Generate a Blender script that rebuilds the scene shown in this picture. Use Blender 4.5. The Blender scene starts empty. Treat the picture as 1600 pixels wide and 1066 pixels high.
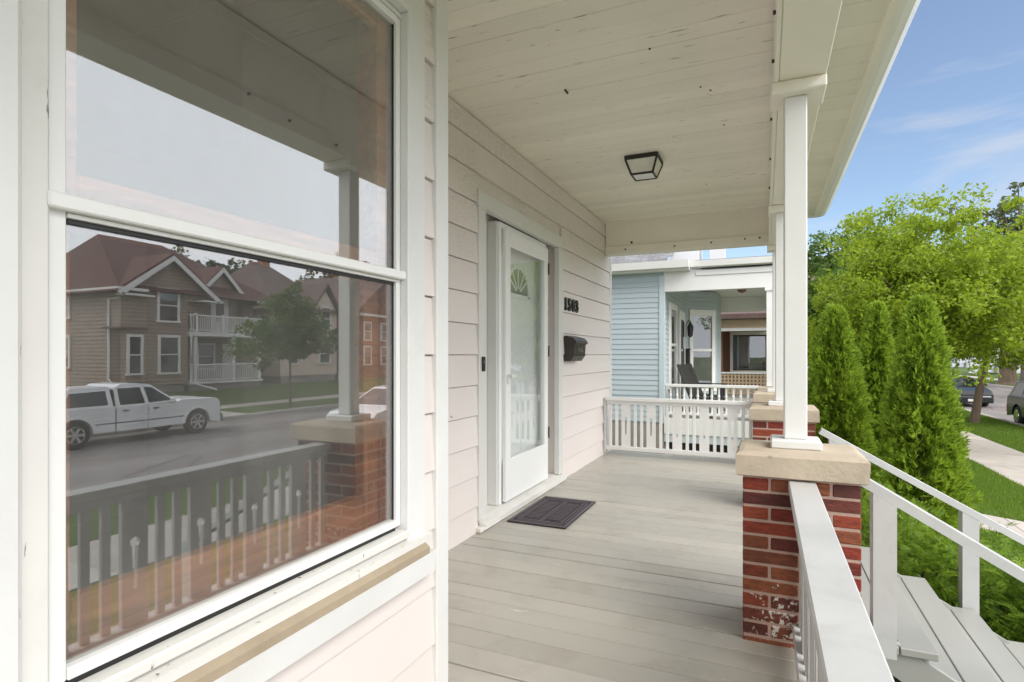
import bpy, bmesh, math, random
import numpy as np
from mathutils import Vector, Matrix
random.seed(7); RNG = np.random.default_rng(11)
S = bpy.context.scene; COL = S.collection
# ---------------------------------------------------------------- camera, sky, sun, exposure
YAW = math.radians(24.05)
cam_d = bpy.data.cameras.new('camera'); cam = bpy.data.objects.new('camera', cam_d); COL.objects.link(cam)
cam.location = (0, 0, 1.2); cam.rotation_euler = (math.radians(90), 0, YAW)
cam_d.sensor_width = 36; cam_d.lens = 36*885/1600; cam_d.shift_y = 21/1600
cam_d.clip_start = 0.05; cam_d.clip_end = 3000; S.camera = cam
SUN_EL, SUN_AZ = math.radians(42), math.radians(118)      # azimuth clockwise from +Y: to the right of and a little behind the camera
W = bpy.data.worlds.new('World'); S.world = W; W.use_nodes = True
wn = W.node_tree; wn.nodes.clear()
def wnode(t, **k):
    n = wn.nodes.new(t)
    for a, b in k.items(): setattr(n, a, b)
    return n
w_out = wnode('ShaderNodeOutputWorld'); w_bg = wnode('ShaderNodeBackground')
w_sky = wnode('ShaderNodeTexSky'); w_sky.sky_type = 'NISHITA'; w_sky.sun_disc = False
w_sky.sun_elevation = SUN_EL; w_sky.sun_rotation = SUN_AZ; w_sky.ozone_density = 2.0; w_sky.dust_density = 0.3
w_tc = wnode('ShaderNodeTexCoord')
# broken sky: an opening of blue down the street, thin white wisps in it, bright even cloud over the rest
w_dot = wnode('ShaderNodeVectorMath', operation='DOT_PRODUCT'); wn.links.new(w_tc.outputs['Generated'], w_dot.inputs[0])
w_dot.inputs[1].default_value = Vector((-.20, .93, .30)).normalized()
w_map = wnode('ShaderNodeMapping'); w_map.inputs['Scale'].default_value = (1.0, 1.0, 4.5); wn.links.new(w_tc.outputs['Generated'], w_map.inputs['Vector'])
w_n1 = wnode('ShaderNodeTexNoise'); w_n1.inputs['Scale'].default_value = 2.6; w_n1.inputs['Detail'].default_value = 8; w_n1.inputs['Roughness'].default_value = 0.55; w_n1.inputs['Distortion'].default_value = 0.5
wn.links.new(w_map.outputs[0], w_n1.inputs['Vector'])
w_wisp = wnode('ShaderNodeMapRange'); w_wisp.inputs[1].default_value = 0.50; w_wisp.inputs[2].default_value = 0.74; w_wisp.inputs[3].default_value = 0.08; w_wisp.inputs[4].default_value = 0.75
wn.links.new(w_n1.outputs['Fac'], w_wisp.inputs[0])
w_sum = wnode('ShaderNodeMath', operation='MULTIPLY_ADD'); w_sum.inputs[1].default_value = 0.16; wn.links.new(w_n1.outputs['Fac'], w_sum.inputs[0])
w_inv = wnode('ShaderNodeMath', operation='SUBTRACT'); w_inv.inputs[0].default_value = 1.0; wn.links.new(w_dot.outputs['Value'], w_inv.inputs[1])
wn.links.new(w_inv.outputs[0], w_sum.inputs[2])
w_cov = wnode('ShaderNodeMapRange', interpolation_type='SMOOTHSTEP'); w_cov.inputs[1].default_value = 0.27; w_cov.inputs[2].default_value = 0.42
wn.links.new(w_sum.outputs[0], w_cov.inputs[0])
w_max = wnode('ShaderNodeMath', operation='MAXIMUM'); wn.links.new(w_cov.outputs[0], w_max.inputs[0]); wn.links.new(w_wisp.outputs[0], w_max.inputs[1])
w_cl = wnode('ShaderNodeMix', data_type='RGBA'); w_cl.inputs['A'].default_value = (4.2, 4.2, 4.4, 1); w_cl.inputs['B'].default_value = (11.5, 11.8, 12.4, 1)
wn.links.new(w_cov.outputs[0], w_cl.inputs['Factor'])
w_mix = wnode('ShaderNodeMix', data_type='RGBA'); wn.links.new(w_max.outputs[0], w_mix.inputs['Factor'])
wn.links.new(w_sky.outputs['Color'], w_mix.inputs['A']); wn.links.new(w_cl.outputs['Result'], w_mix.inputs['B'])
wn.links.new(w_mix.outputs['Result'], w_bg.inputs['Color']); w_bg.inputs['Strength'].default_value = 0.085
wn.links.new(w_bg.outputs[0], w_out.inputs['Surface'])
sun_d = bpy.data.lights.new('sun', 'SUN'); sun = bpy.data.objects.new('sun', sun_d); COL.objects.link(sun)
sun_d.energy = 1.2; sun_d.angle = math.radians(35); sun_d.color = (1.0, 0.95, 0.86)
sd = Vector((math.sin(SUN_AZ)*math.cos(SUN_EL), math.cos(SUN_AZ)*math.cos(SUN_EL), math.sin(SUN_EL)))
sun.rotation_euler = sd.to_track_quat('Z', 'Y').to_euler(); sun.location = sd*50
S.view_settings.view_transform = 'Standard'; S.view_settings.look = 'None'; S.view_settings.gamma = 1; S.view_settings.exposure = 1.16
S.render.engine = 'CYCLES'
try: S.view_settings.use_curve_mapping = False
except Exception: pass
S.cycles.max_bounces = 9; S.cycles.diffuse_bounces = 6; S.cycles.glossy_bounces = 3; S.cycles.transmission_bounces = 3; S.cycles.transparent_max_bounces = 8

# ---------------------------------------------------------------- materials
MATS = {}
class NT:
    def __init__(s, name):
        s.m = bpy.data.materials.new(name); s.m.use_nodes = True; s.t = s.m.node_tree; s.t.nodes.clear()
        s.out = s.n('ShaderNodeOutputMaterial'); MATS[name] = s.m
    def n(s, t, ins=None, **k):
        nd = s.t.nodes.new(t)
        for a, b in k.items(): setattr(nd, a, b)
        for a, b in (ins or {}).items():
            if isinstance(b, bpy.types.NodeSocket): s.t.links.new(b, nd.inputs[a])
            else: nd.inputs[a].default_value = b
        return nd
    def coords(s, scale=(1,1,1), jitter=True):
        tc = s.n('ShaderNodeTexCoord'); src = tc.outputs['Object']
        if jitter:
            oi = s.n('ShaderNodeObjectInfo')
            mu = s.n('ShaderNodeMath', {0: oi.outputs['Random'], 1: 37.0}, operation='MULTIPLY')
            src = s.n('ShaderNodeVectorMath', {0: src, 1: mu.outputs[0]}, operation='ADD').outputs[0]
        return s.n('ShaderNodeMapping', {'Vector': src, 'Scale': scale}).outputs[0]
    def noise(s, vec, scale, detail=4, rough=.55, dist=0):
        return s.n('ShaderNodeTexNoise', {'Vector': vec, 'Scale': scale, 'Detail': detail, 'Roughness': rough, 'Distortion': dist}).outputs['Fac']
    def rng(s, v, a, b, c=0., d=1.):
        return s.n('ShaderNodeMapRange', {0: v, 1: a, 2: b, 3: c, 4: d}).outputs[0]
    def mix(s, f, a, b, bt='MIX'):
        nd = s.n('ShaderNodeMix', data_type='RGBA', blend_type=bt)
        for k, v in (('Factor', f), ('A', a), ('B', b)):
            if isinstance(v, bpy.types.NodeSocket): s.t.links.new(v, nd.inputs[k])
            else: nd.inputs[k].default_value = v if k == 'Factor' else (*v[:3], 1)
        return nd.outputs['Result']
    def math(s, op, a, b=0.):
        return s.n('ShaderNodeMath', {0: a, 1: b}, operation=op).outputs[0]
    def bump(s, h, strength=.3, dist=.01, normal=None):
        d = {'Height': h, 'Strength': strength, 'Distance': dist}
        if normal is not None: d['Normal'] = normal
        return s.n('ShaderNodeBump', d).outputs[0]
    def finish(s, color, rough=.5, metal=0., normal=None, spec=.5, **extra):
        d = {'Roughness': rough, 'Metallic': metal, 'Specular IOR Level': spec}
        p = s.n('ShaderNodeBsdfPrincipled', d)
        if isinstance(color, bpy.types.NodeSocket): s.t.links.new(color, p.inputs['Base Color'])
        else: p.inputs['Base Color'].default_value = (*color[:3], 1)
        if normal is not None: s.t.links.new(normal, p.inputs['Normal'])
        for k, v in extra.items():
            k = k.replace('_', ' ')
            if isinstance(v, bpy.types.NodeSocket): s.t.links.new(v, p.inputs[k])
            else: p.inputs[k].default_value = v
        s.t.links.new(p.outputs[0], s.out.inputs['Surface']); return p
def dk(c, f): return tuple(x*f for x in c[:3])
def paint(name, col, rough=.5, var=.12, vscale=2.5, bump=.08, bscale=45, jitter=.05, stretch=(1,1,1), chips=None, grime=None, crack=None):
    n = NT(name); v = n.coords(stretch)
    a = n.noise(v, vscale, 6, .6); c = n.mix(n.rng(a, .3, .7), dk(col, 1-var), dk(col, 1.0))
    oi = n.n('ShaderNodeObjectInfo')
    j = n.rng(oi.outputs['Random'], 0, 1, 1-jitter, 1+jitter*.4)
    cj = n.n('ShaderNodeCombineColor', {0: j, 1: j, 2: j}).outputs[0]
    c = n.mix(1., c, cj, 'MULTIPLY')
    h = n.noise(v, bscale, 5, .6)
    if grime:
        gcol, gs, lo, hi = grime; g = n.noise(n.coords((1,1,1)), gs, 9, .68, .4)
        c = n.mix(n.rng(g, lo, hi, 0, .85), c, gcol)
    if chips:
        ccol, cs, lo, hi, st = chips; g = n.noise(n.coords(st), cs, 6, .62, .3)
        f = n.rng(g, lo, hi); c = n.mix(f, c, ccol); h = n.math('SUBTRACT', h, n.math('MULTIPLY', f, 1.5))
    if crack:
        st, sc, w = crack; vo = n.n('ShaderNodeTexVoronoi', {'Vector': n.coords(st), 'Scale': sc}, feature='DISTANCE_TO_EDGE').outputs['Distance']
        hz = n.n('ShaderNodeSeparateXYZ', {0: n.n('ShaderNodeNewGeometry').outputs['Position']}).outputs[2]; msk = n.math('MULTIPLY', n.rng(n.noise(n.coords((1,1,1)), 1.6, 3), .42, .58), n.rng(hz, 1.5, 2.2))
        f = n.math('MULTIPLY', n.rng(vo, w, 0), msk); c = n.mix(n.math('MULTIPLY', f, .35), c, dk(col, .45)); h = n.math('SUBTRACT', h, n.math('MULTIPLY', f, 3))
    n.finish(c, n.rng(a, .3, .7, rough-.08, rough+.08), normal=n.bump(h, bump*4, .002))
    return n.m
paint('siding_paint', (.77, .71, .68), .5, .07, 1.2, .06, 60, .04, (1, .35, 1), chips=((.45,.38,.3), 7, .735, .75, (1,.5,1.6)), crack=((1, .35, 1.6), 30, .09))
paint('ceiling_paint', (.93, .89, .79), .55, .09, 1.4, .10, 40, .06, (.25, 1.6, 1), chips=((.36,.30,.23), 18, .645, .68, (.3, 3.2, 1)))
paint('floor_paint', (.47, .445, .395), .38, .12, 2.0, .06, 50, .07, (.35, 1, 1), grime=((.30,.27,.22), 3.2, .52, .8), chips=((.76,.76,.73), 11, .69, .71, (.45, 1.6, 1)))
paint('step_paint', (.37, .365, .34), .45, .12, 2.0, .06, 50, .07, (1, .35, 1), chips=((.2,.18,.15), 12, .72, .73, (2, .3, 1)))
paint('white_paint', (.77, .77, .755), .42, .09, 2.2, .05, 40, .03, (1,1,1), chips=((.38,.33,.28), 11, .735, .745, (1.6,1.6,.6)), grime=((.62,.60,.56), 4, .58, .85))
paint('rail_paint', (.55, .55, .545), .45, .12, 3.2, .06, 30, .03, (1,1,1), chips=((.42,.40,.37), 10, .70, .72, (2.2,.8,1)), grime=((.42,.415,.40), 7, .52, .8))
paint('old_white_paint', (.77, .755, .72), .5, .10, 2.6, .10, 35, .03, (1,1,1), chips=((.27,.21,.17), 14, .655, .67, (3,3,.45)), grime=((.62,.58,.5), 5, .58, .85))
paint('gray_white_paint', (.70, .70, .675), .45, .06, 2.0, .05, 40, .02)
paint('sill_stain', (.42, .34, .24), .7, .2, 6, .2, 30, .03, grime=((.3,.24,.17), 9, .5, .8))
paint('aluminium_white', (.82, .82, .80), .35, .04, 3, .02, 30, .02)
paint('soffit_vinyl', (.80, .77, .69), .5, .05, 2, .02, 30, .04)
paint('beam_paint', (.88, .84, .75), .5, .08, 1.6, .06, 40, .03, chips=((.2,.17,.14), 10, .735, .745, (1,1,1)))
paint('door_paint', (.84, .85, .84), .35, .03, 2, .02, 30, .02)
paint('capstone', (.52, .435, .335), .85, .16, 5, .35, 55, .05, grime=((.34,.28,.21), 7, .55, .85), chips=((.66,.6,.5), 18, .70, .74, (1,1,1)))
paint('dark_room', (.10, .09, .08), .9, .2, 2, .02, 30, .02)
paint('room_gray', (.5, .48, .46), .9, .15, 2, .02, 30, .02)
paint('blue_siding', (.47, .54, .575), .5, .07, 1.4, .04, 40, .04, (.3,1,1))
paint('blue_trim', (.53, .595, .63), .5, .05, 1.4, .04, 40, .02)
paint('neighbor_white', (.80, .79, .765), .5, .05, 2, .04, 40, .02)
paint('tan_paint', (.60, .45, .30), .6, .10, 2, .04, 40, .02)
paint('brown_brick', (.28, .15, .11), .8, .2, 14, .1, 40, .02)
paint('house_far_white', (.72, .72, .74), .6, .08, 2, .04, 40, .02)
paint('concrete', (.47, .42, .375), .9, .2, 1.3, .12, 70, .12, grime=((.30,.26,.22), 1.6, .5, .78))
paint('kerb_concrete', (.50, .46, .42), .9, .15, 2, .12, 70, .05)
paint('dark_metal', (.025, .024, .022), .45, .2, 8, .05, 60, .05)
paint('mailbox_metal', (.045, .035, .03), .42, .25, 14, .12, 70, .05)
paint('black_plastic', (.012, .012, .013), .4, .2, 8, .02, 60, .02)
paint('lattice_white', (.78, .77, .74), .55, .06, 2, .04, 40, .02)
paint('foundation_block', (.30, .27, .25), .9, .2, 5, .1, 40, .02)
paint('taupe_trim', (.72, .70, .68), .5, .05, 2, .03, 30, .02)
paint('peach_stucco', (.66, .53, .44), .8, .08, 3, .06, 40, .02)
paint('chair_resin', (.045, .04, .042), .5, .2, 5, .03, 40, .1)
def wood(name, col):
    n = NT(name); v = n.coords((9, .7, 9)); a = n.noise(v, 3, 7, .65, 1.2)
    c = n.mix(n.rng(a, .3, .7), dk(col, .5), dk(col, 1.3)); n.finish(c, .4, normal=n.bump(a, .2, .002)); return n.m
wood('sash_wood', (.62, .235, .10)); wood('weathered_wood', (.27, .24, .21))
def car_paint(name, col, rough=.25):
    n = NT(name); v = n.coords(); a = n.noise(v, 2.5, 5)
    n.finish(n.mix(n.rng(a, .35, .7), dk(col, .9), col), rough, spec=.4, Coat_Weight=.22, Coat_Roughness=.08); return n.m
car_paint('car_white', (.78, .78, .79)); car_paint('car_black', (.012, .013, .014)); car_paint('car_green_black', (.020, .025, .018))
def plain(name, col, rough=.5, metal=0., **e):
    n = NT(name); v = n.coords(); a = n.noise(v, 12, 4); n.finish(n.mix(n.rng(a, .3, .7), dk(col, .85), col), rough, metal, **e); return n.m
plain('chrome', (.75, .75, .76), .16, 1.); plain('rubber', (.018, .018, .018), .8); plain('car_glass', (.012, .014, .016), .06, spec=.7)
plain('tail_red', (.35, .02, .015), .25); plain('head_lamp', (.62, .64, .66), .12, .3); plain('plate_white', (.75,.75,.72), .5); plain('bumper_gray', (.09,.09,.095), .5)
plain('fan_glass', (.30,.31,.31), .4); plain('lamp_glass', (.80, .79, .75), .35, spec=.5); plain('steel', (.45,.44,.42), .35, .9); plain('nail_rust', (.06,.035,.02), .8)
def glass(name, refl, tint, dust=.05):
    n = NT(name); lw = n.math('POWER', n.n('ShaderNodeLayerWeight', {'Blend': .5}).outputs['Facing'], 4.0)
    v = n.coords((1, .6, 1), False); wob = n.noise(v, 2.2, 3, .5)
    nor = n.bump(wob, .05, .004)
    f = n.rng(lw, 0, 1, refl, .9)
    g = n.n('ShaderNodeBsdfGlossy', {'Color': (.95, .96, .97, 1), 'Roughness': 0.004, 'Normal': nor})
    t = n.n('ShaderNodeBsdfTransparent', {'Color': (*tint, 1)})
    m = n.n('ShaderNodeMixShader', {0: f, 1: t.outputs[0], 2: g.outputs[0]})
    if dust:      # film of dust on the pane
        dn = n.rng(n.noise(n.coords((1, 1, .5), False), 5, 6, .65), .3, .75, dust*.5, dust*1.6); df = n.n('ShaderNodeBsdfDiffuse', {'Color': (.7, .68, .65, 1)}); m = n.n('ShaderNodeMixShader', {0: dn, 1: m.outputs[0], 2: df.outputs[0]})
    n.t.links.new(m.outputs[0], n.out.inputs['Surface']); return n.m
glass('window_glass', .19, (.88, .90, .89)); glass('door_glass', .035, (.97, .98, .98), 0.); glass('far_glass', .12, (.5, .52, .54))
def brick_mat(name):
    n = NT(name); oi = n.n('ShaderNodeObjectInfo')
    cr = n.n('ShaderNodeValToRGB', {0: oi.outputs['Random']}); e = cr.color_ramp.elements
    e[0].position = 0; e[0].color = (.065, .022, .020, 1); e[1].position = 1; e[1].color = (.115, .030, .022, 1)
    for p, c in ((.22, (.26, .030, .018, 1)), (.45, (.30, .060, .026, 1)), (.62, (.10, .030, .026, 1)), (.8, (.29, .085, .036, 1))):
        k = e.new(p); k.color = c
    v = n.coords((1, 1, 3)); a = n.noise(v, 22, 6, .7); b = n.noise(v, 90, 4, .6)
    c = n.mix(n.rng(a, .3, .72), dk((1,1,1), .45), dk((1,1,1), 1.25)); c = n.mix(1., cr.outputs[0], c, 'MULTIPLY')
    geo = n.n('ShaderNodeNewGeometry'); pos = geo.outputs['Position']
    d = n.n('ShaderNodeVectorMath', {0: pos, 1: (.10, 2.58, .10)}, operation='DISTANCE').outputs['Value']
    sp = n.noise(n.n('ShaderNodeMapping', {'Vector': pos}).outputs[0], 48, 6, .65)
    thr = n.rng(d, .02, .28, .06, -.19)
    f = n.rng(n.math('ADD', sp, thr), .55, .575); c = n.mix(f, c, (.66, .62, .56))
    sp2 = n.noise(n.n('ShaderNodeMapping', {'Vector': pos, 'Location': (3, 1, 8)}).outputs[0], 30, 4, .6); c = n.mix(n.rng(sp2, .725, .74), c, (.6, .52, .44))
    n.finish(c, .5, spec=.35, normal=n.bump(n.math('ADD', a, n.math('MULTIPLY', b, .5)), 1.0, .004)); return n.m
brick_mat('brick_glazed'); paint('mortar', (.50, .34, .28), .9, .2, 20, .3, 60, .02)
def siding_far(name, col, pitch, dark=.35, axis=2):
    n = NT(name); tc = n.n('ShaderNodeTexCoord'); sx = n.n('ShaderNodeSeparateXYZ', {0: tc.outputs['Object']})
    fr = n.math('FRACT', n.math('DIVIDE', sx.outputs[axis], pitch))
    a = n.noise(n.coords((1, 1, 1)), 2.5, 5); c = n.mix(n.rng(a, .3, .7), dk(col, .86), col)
    lap_shade = n.rng(fr, .12, .22, 0, 1); c = n.mix(lap_shade, dk(col, dark), c)  # shade at each board lap is painted into the colour as a dark line
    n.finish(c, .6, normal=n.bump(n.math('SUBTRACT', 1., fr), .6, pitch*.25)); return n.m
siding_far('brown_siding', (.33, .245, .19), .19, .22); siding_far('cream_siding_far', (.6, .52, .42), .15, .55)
def shingle(name, c1, c2, scale):
    n = NT(name); v = n.coords((1, 1, 1)); 
    br = n.n('ShaderNodeTexBrick', {'Vector': v, 'Color1': (*c1, 1), 'Color2': (*c2, 1), 'Mortar': (*dk(c1, .55), 1), 'Scale': scale, 'Mortar Size': .012, 'Brick Width': .6, 'Row Height': .25})
    a = n.noise(v, 3, 6, .6); c = n.mix(n.rng(a, .3, .75, 0, .5), br.outputs['Color'], dk(c1, .6)); b = n.noise(v, 60, 3)
    n.finish(c, .9, normal=n.bump(b, .4, .01)); return n.m
shingle('shingle_red', (.105, .04, .033), (.13, .052, .042), 2.0); shingle('shingle_brown', (.13, .085, .075), (.16, .10, .09), 2.0); shingle('shingle_gray', (.19, .19, .20), (.26, .26, .27), 2.0)
def asphalt():
    n = NT('asphalt'); v = n.coords((1, .25, 1)); a = n.noise(v, .6, 8, .6); b = n.noise(n.coords(), 120, 3)
    c = n.mix(n.rng(a, .3, .7), (.17, .145, .135), (.28, .25, .235)); p = n.noise(n.coords((1, .3, 1)), .35, 6, .7); c = n.mix(n.rng(p, .55, .62, 0, .5), c, (.12, .105, .10))
    vo = n.n('ShaderNodeTexVoronoi', {'Vector': n.coords((.35, .22, 1)), 'Scale': 1.1}, feature='DISTANCE_TO_EDGE').outputs['Distance']; c = n.mix(n.rng(vo, .012, .004, 0, .8), c, (.06, .055, .05))
    n.finish(c, n.rng(p, .4, .65, .42, .75), normal=n.bump(b, .3, .008)); return n.m
asphalt()
def grass_ground():
    n = NT('grass_ground'); v = n.coords(); a = n.noise(v, .7, 6, .65); b = n.noise(v, 40, 5, .7)
    c = n.mix(n.rng(a, .3, .7), (.075, .135, .018), (.13, .19, .03)); c = n.mix(n.rng(b, .35, .75), dk((.07, .11, .015), .7), c)
    d = n.noise(v, 1.6, 5, .7); c = n.mix(n.rng(d, .64, .78, 0, .6), c, (.20, .15, .07)); n.finish(c, .9, normal=n.bump(b, .8, .03)); return n.m
grass_ground()
def leaf(name, c1, c2, trans=.4, sat_pos=.25, gam=1.0):
    n = NT(name); geo = n.n('ShaderNodeNewGeometry'); r = geo.outputs['Random Per Island']
    pn = n.noise(n.coords((1,1,1), False), sat_pos, 3)
    c = n.mix(n.math('POWER', r, gam), c1, c2); c = n.mix(n.rng(pn, .40, .72, 0, .5), c, c2)
    d = n.n('ShaderNodeBsdfPrincipled', {'Base Color': c, 'Roughness': .5, 'Specular IOR Level': .3})
    t = n.n('ShaderNodeBsdfTranslucent', {'Color': n.mix(.5, c, dk(c2, 1.5))}); m = n.n('ShaderNodeMixShader', {0: trans, 1: d.outputs[0], 2: t.outputs[0]})
    n.t.links.new(m.outputs[0], n.out.inputs['Surface']); return n.m
leaf('leaf_bright', (.08, .145, .012), (.33, .42, .03), .45, .9, 1.2); leaf('leaf_mid', (.05, .10, .016), (.11, .18, .03), .4, .5); leaf('leaf_dark', (.028, .055, .014), (.055, .09, .02), .35)
leaf('leaf_gray', (.06, .08, .03), (.10, .12, .05), .4); leaf('arborvitae_leaf', (.03, .085, .012), (.38, .52, .05), .36, 2.6, 1.2); leaf('yew_leaf', (.04, .11, .014), (.30, .43, .045), .38, 3.5, 1.1)
leaf('grass_blade', (.09, .17, .018), (.17, .26, .03), .4, .6)
paint('bark', (.20, .145, .10), .95, .4, 8, .8, 30, .05, (1,1,.2)); paint('bark_gray', (.15, .125, .105), .95, .4, 8, .8, 30, .05, (1,1,.2))
def mat_rubber():
    n = NT('mat_rubber'); v = n.coords((1,1,1), False); a = n.noise(v, 60, 4, .7); c = n.mix(n.rng(a, .4, .7), (.016, .012, .016), (.055, .038, .05)); n.finish(c, .7, normal=n.bump(a, .6, .004)); return n.m
mat_rubber(); plain('mat_rib', (.12, .10, .112), .75)

# ---------------------------------------------------------------- mesh and object helpers
class MB:
    def __init__(s): s.v = []; s.f = []
    def add(s, vs, fs):
        o = len(s.v); s.v += [tuple(p) for p in vs]; s.f += [tuple(i+o for i in f) for f in fs]; return s
    def box(s, x0, x1, y0, y1, z0, z1, b=0.):
        if b <= 0:
            vs = [(x, y, z) for x in (x0, x1) for y in (y0, y1) for z in (z0, z1)]
            return s.add(vs, [(0,1,3,2), (4,6,7,5), (0,4,5,1), (2,3,7,6), (0,2,6,4), (1,5,7,3)])
        b = min(b, (x1-x0)*.45, (y1-y0)*.45, (z1-z0)*.45)
        L = ((x0, x1), (y0, y1), (z0, z1)); vs = []; idx = {}
        for i in (0,1):
            for j in (0,1):
                for k in (0,1):
                    c = (i,j,k)
                    for a in range(3):
                        p = []
                        for q in range(3):
                            e = L[q][c[q]]
                            p.append(e if q == a else e + (b if c[q] == 0 else -b))
                        idx[(c, a)] = len(vs); vs.append(tuple(p))
        fs = []
        for a in range(3):
            q, r = [t for t in range(3) if t != a]
            for sd_ in (0,1):
                f = []
                for (m, n_) in ((0,0), (1,0), (1,1), (0,1)):
                    c = [0,0,0]; c[a] = sd_; c[q] = m; c[r] = n_; f.append(idx[(tuple(c), a)])
                fs.append(f)
        for a in range(3):
            q, r = [t for t in range(3) if t != a]
            for m in (0,1):
                for n_ in (0,1):
                    c0 = [0,0,0]; c0[q] = m; c0[r] = n_; c1 = list(c0); c1[a] = 1; c0, c1 = tuple(c0), tuple(c1)
                    fs.append([idx[(c0, q)], idx[(c1, q)], idx[(c1, r)], idx[(c0, r)]])
        for c in [(i,j,k) for i in (0,1) for j in (0,1) for k in (0,1)]: fs.append([idx[(c,0)], idx[(c,1)], idx[(c,2)]])
        return s.add(vs, fs)
    def prism(s, poly, axis, a0, a1, scale_ends=None):
        # poly: 2-D points in the two other axes (cyclic order after axis removed, ascending)
        def P(p, a):
            r = [0,0,0]; o = [t for t in range(3) if t != axis]; r[o[0]], r[o[1]], r[axis] = p[0], p[1], a; return tuple(r)
        n = len(poly); vs = [P(p, a0) for p in poly] + [P(p, a1) for p in poly]
        fs = [tuple(range(n)), tuple(range(2*n-1, n-1, -1))] + [(i, (i+1) % n, n+(i+1) % n, n+i) for i in range(n)]
        return s.add(vs, fs)
    def loft(s, rings, closed=True, caps=True):
        n = len(rings[0]); vs = [p for r in rings for p in r]; fs = []
        for k in range(len(rings)-1):
            for i in range(n if closed else n-1): fs.append((k*n+i, k*n+(i+1) % n, (k+1)*n+(i+1) % n, (k+1)*n+i))
        if caps: fs += [tuple(range(n-1, -1, -1)), tuple((len(rings)-1)*n+i for i in range(n))]
        return s.add(vs, fs)
    def tube(s, pts, rad, n=8, caps=True):
        pts = [Vector(p) for p in pts]; rad = rad if isinstance(rad, (list, tuple)) else [rad]*len(pts); rings = []
        for i, p in enumerate(pts):
            d = (pts[min(i+1, len(pts)-1)] - pts[max(i-1, 0)]).normalized()
            u = d.cross(Vector((0,0,1))) if abs(d.z) < .95 else d.cross(Vector((1,0,0)))
            u.normalize(); w = d.cross(u)
            rings.append([tuple(p + rad[i]*(math.cos(t)*u + math.sin(t)*w)) for t in [2*math.pi*k/n for k in range(n)]])
        return s.loft(rings, True, caps)
    def lathe(s, prof, c, axis=2, n=16):
        rings = []
        for r, h in prof:
            ring = []
            for k in range(n):
                t = 2*math.pi*k/n; o = [a for a in range(3) if a != axis]; p = list(c); p[axis] += h; p[o[0]] += r*math.cos(t); p[o[1]] += r*math.sin(t); ring.append(tuple(p))
            rings.append(ring)
        return s.loft(rings)
    def slab(s, a, b, wy, th, up=(0,0,1)):
        # bar from a to b: width along the horizontal normal, thickness below the line
        a, b = Vector(a), Vector(b); d = (b-a).normalized(); side = d.cross(Vector(up)).normalized(); n_ = side.cross(d).normalized(); vs = []
        for p in (a, b):
            for q, r in ((-.5, 0), (.5, 0), (.5, -1), (-.5, -1)): vs.append(tuple(p + side*q*wy + n_*r*th))
        return s.add(vs, [(0,1,2,3), (7,6,5,4), (0,4,5,1), (1,5,6,2), (2,6,7,3), (3,7,4,0)])
    def mesh(s, name, mat, smooth=False):
        me = bpy.data.meshes.new(name); me.from_pydata(s.v, [], s.f)
        bm = bmesh.new(); bm.from_mesh(me); bmesh.ops.recalc_face_normals(bm, faces=bm.faces); bm.to_mesh(me); bm.free()
        me.materials.append(MATS[mat])
        if smooth: me.shade_smooth() if hasattr(me, 'shade_smooth') else None
        me.update(); return me
    def build(s, name, mat, parent=None, smooth=False, **tags):
        return link(name, s.mesh(name, mat, smooth), parent, **tags)
def link(name, data, parent=None, loc=None, **tags):
    o = bpy.data.objects.new(name, data); COL.objects.link(o)
    if loc is not None: o.location = loc
    if parent is not None:
        o.parent = parent
        if parent.type == 'EMPTY' and not parent.get('_local'): o.matrix_parent_inverse = Matrix.Translation(-Vector(parent.location))
    for k, v in tags.items(): o[k] = v
    return o
def thing(name, label, cat, loc, group=None, local=False, rz=0):
    o = bpy.data.objects.new(name, None); COL.objects.link(o); o.location = loc; o.rotation_euler = (0,0,rz); o.empty_display_size = .2
    o['label'] = label; o['category'] = cat
    if group: o['group'] = group
    if local: o['_local'] = 1
    return o
def tag(o, label, cat, group=None):
    o['label'] = label; o['category'] = cat
    if group: o['group'] = group
    return o
def structure(name, mb, mat, **k):
    o = mb.build(name, mat, **k); o['kind'] = 'structure'; return o
def B(x0, x1, y0, y1, z0, z1, b=0.): return MB().box(x0, x1, y0, y1, z0, z1, b)
def np_mesh(name, verts, faces, mat):
    # verts (N,3) float, faces (M,k) int with constant k
    me = bpy.data.meshes.new(name); n, m, k = len(verts), len(faces), faces.shape[1]
    me.vertices.add(n); me.vertices.foreach_set('co', np.asarray(verts, np.float32).ravel())
    me.loops.add(m*k); me.loops.foreach_set('vertex_index', faces.astype(np.int32).ravel())
    me.polygons.add(m); me.polygons.foreach_set('loop_start', np.arange(0, m*k, k, dtype=np.int32)); me.polygons.foreach_set('loop_total', np.full(m, k, np.int32))
    me.update(calc_edges=True); me.materials.append(MATS[mat]); return me
# ---------------------------------------------------------------- the setting
def gz(x):
    px = [-400, 1.6, 4.35, 5.95, 8.15, 8.4, 17.5, 17.75, 20, 21.6, 25.5, 30, 400]; pz = [-.93, -.93, -1.27, -1.29, -1.31, -1.46, -1.46, -1.31, -1.27, -1.25, -.75, -.7, -.7]
    return float(np.interp(x, px, pz))
XS = [-400, -60, -20, -6, -2, 0, .8, 1.6, 2.2, 2.9, 3.6, 4.35, 5.95, 7, 8.15, 8.4, 12, 17.5, 17.75, 19, 20, 21.6, 22.6, 23.6, 24.6, 25.5, 27, 30, 40, 80, 400]
YS = [-400, -60, -20, -8, 0, 4, 6, 8, 10, 12, 14, 17, 20, 25, 30, 36, 45, 60, 90, 150, 600]
mb = MB(); nv = len(XS)
for y in YS:
    for x in XS: mb.v.append((x, y, gz(x) + (0.02*math.sin(x*1.7+y*.9) if 1.7 < x < 4.2 or x > 22 else 0)))
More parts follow.
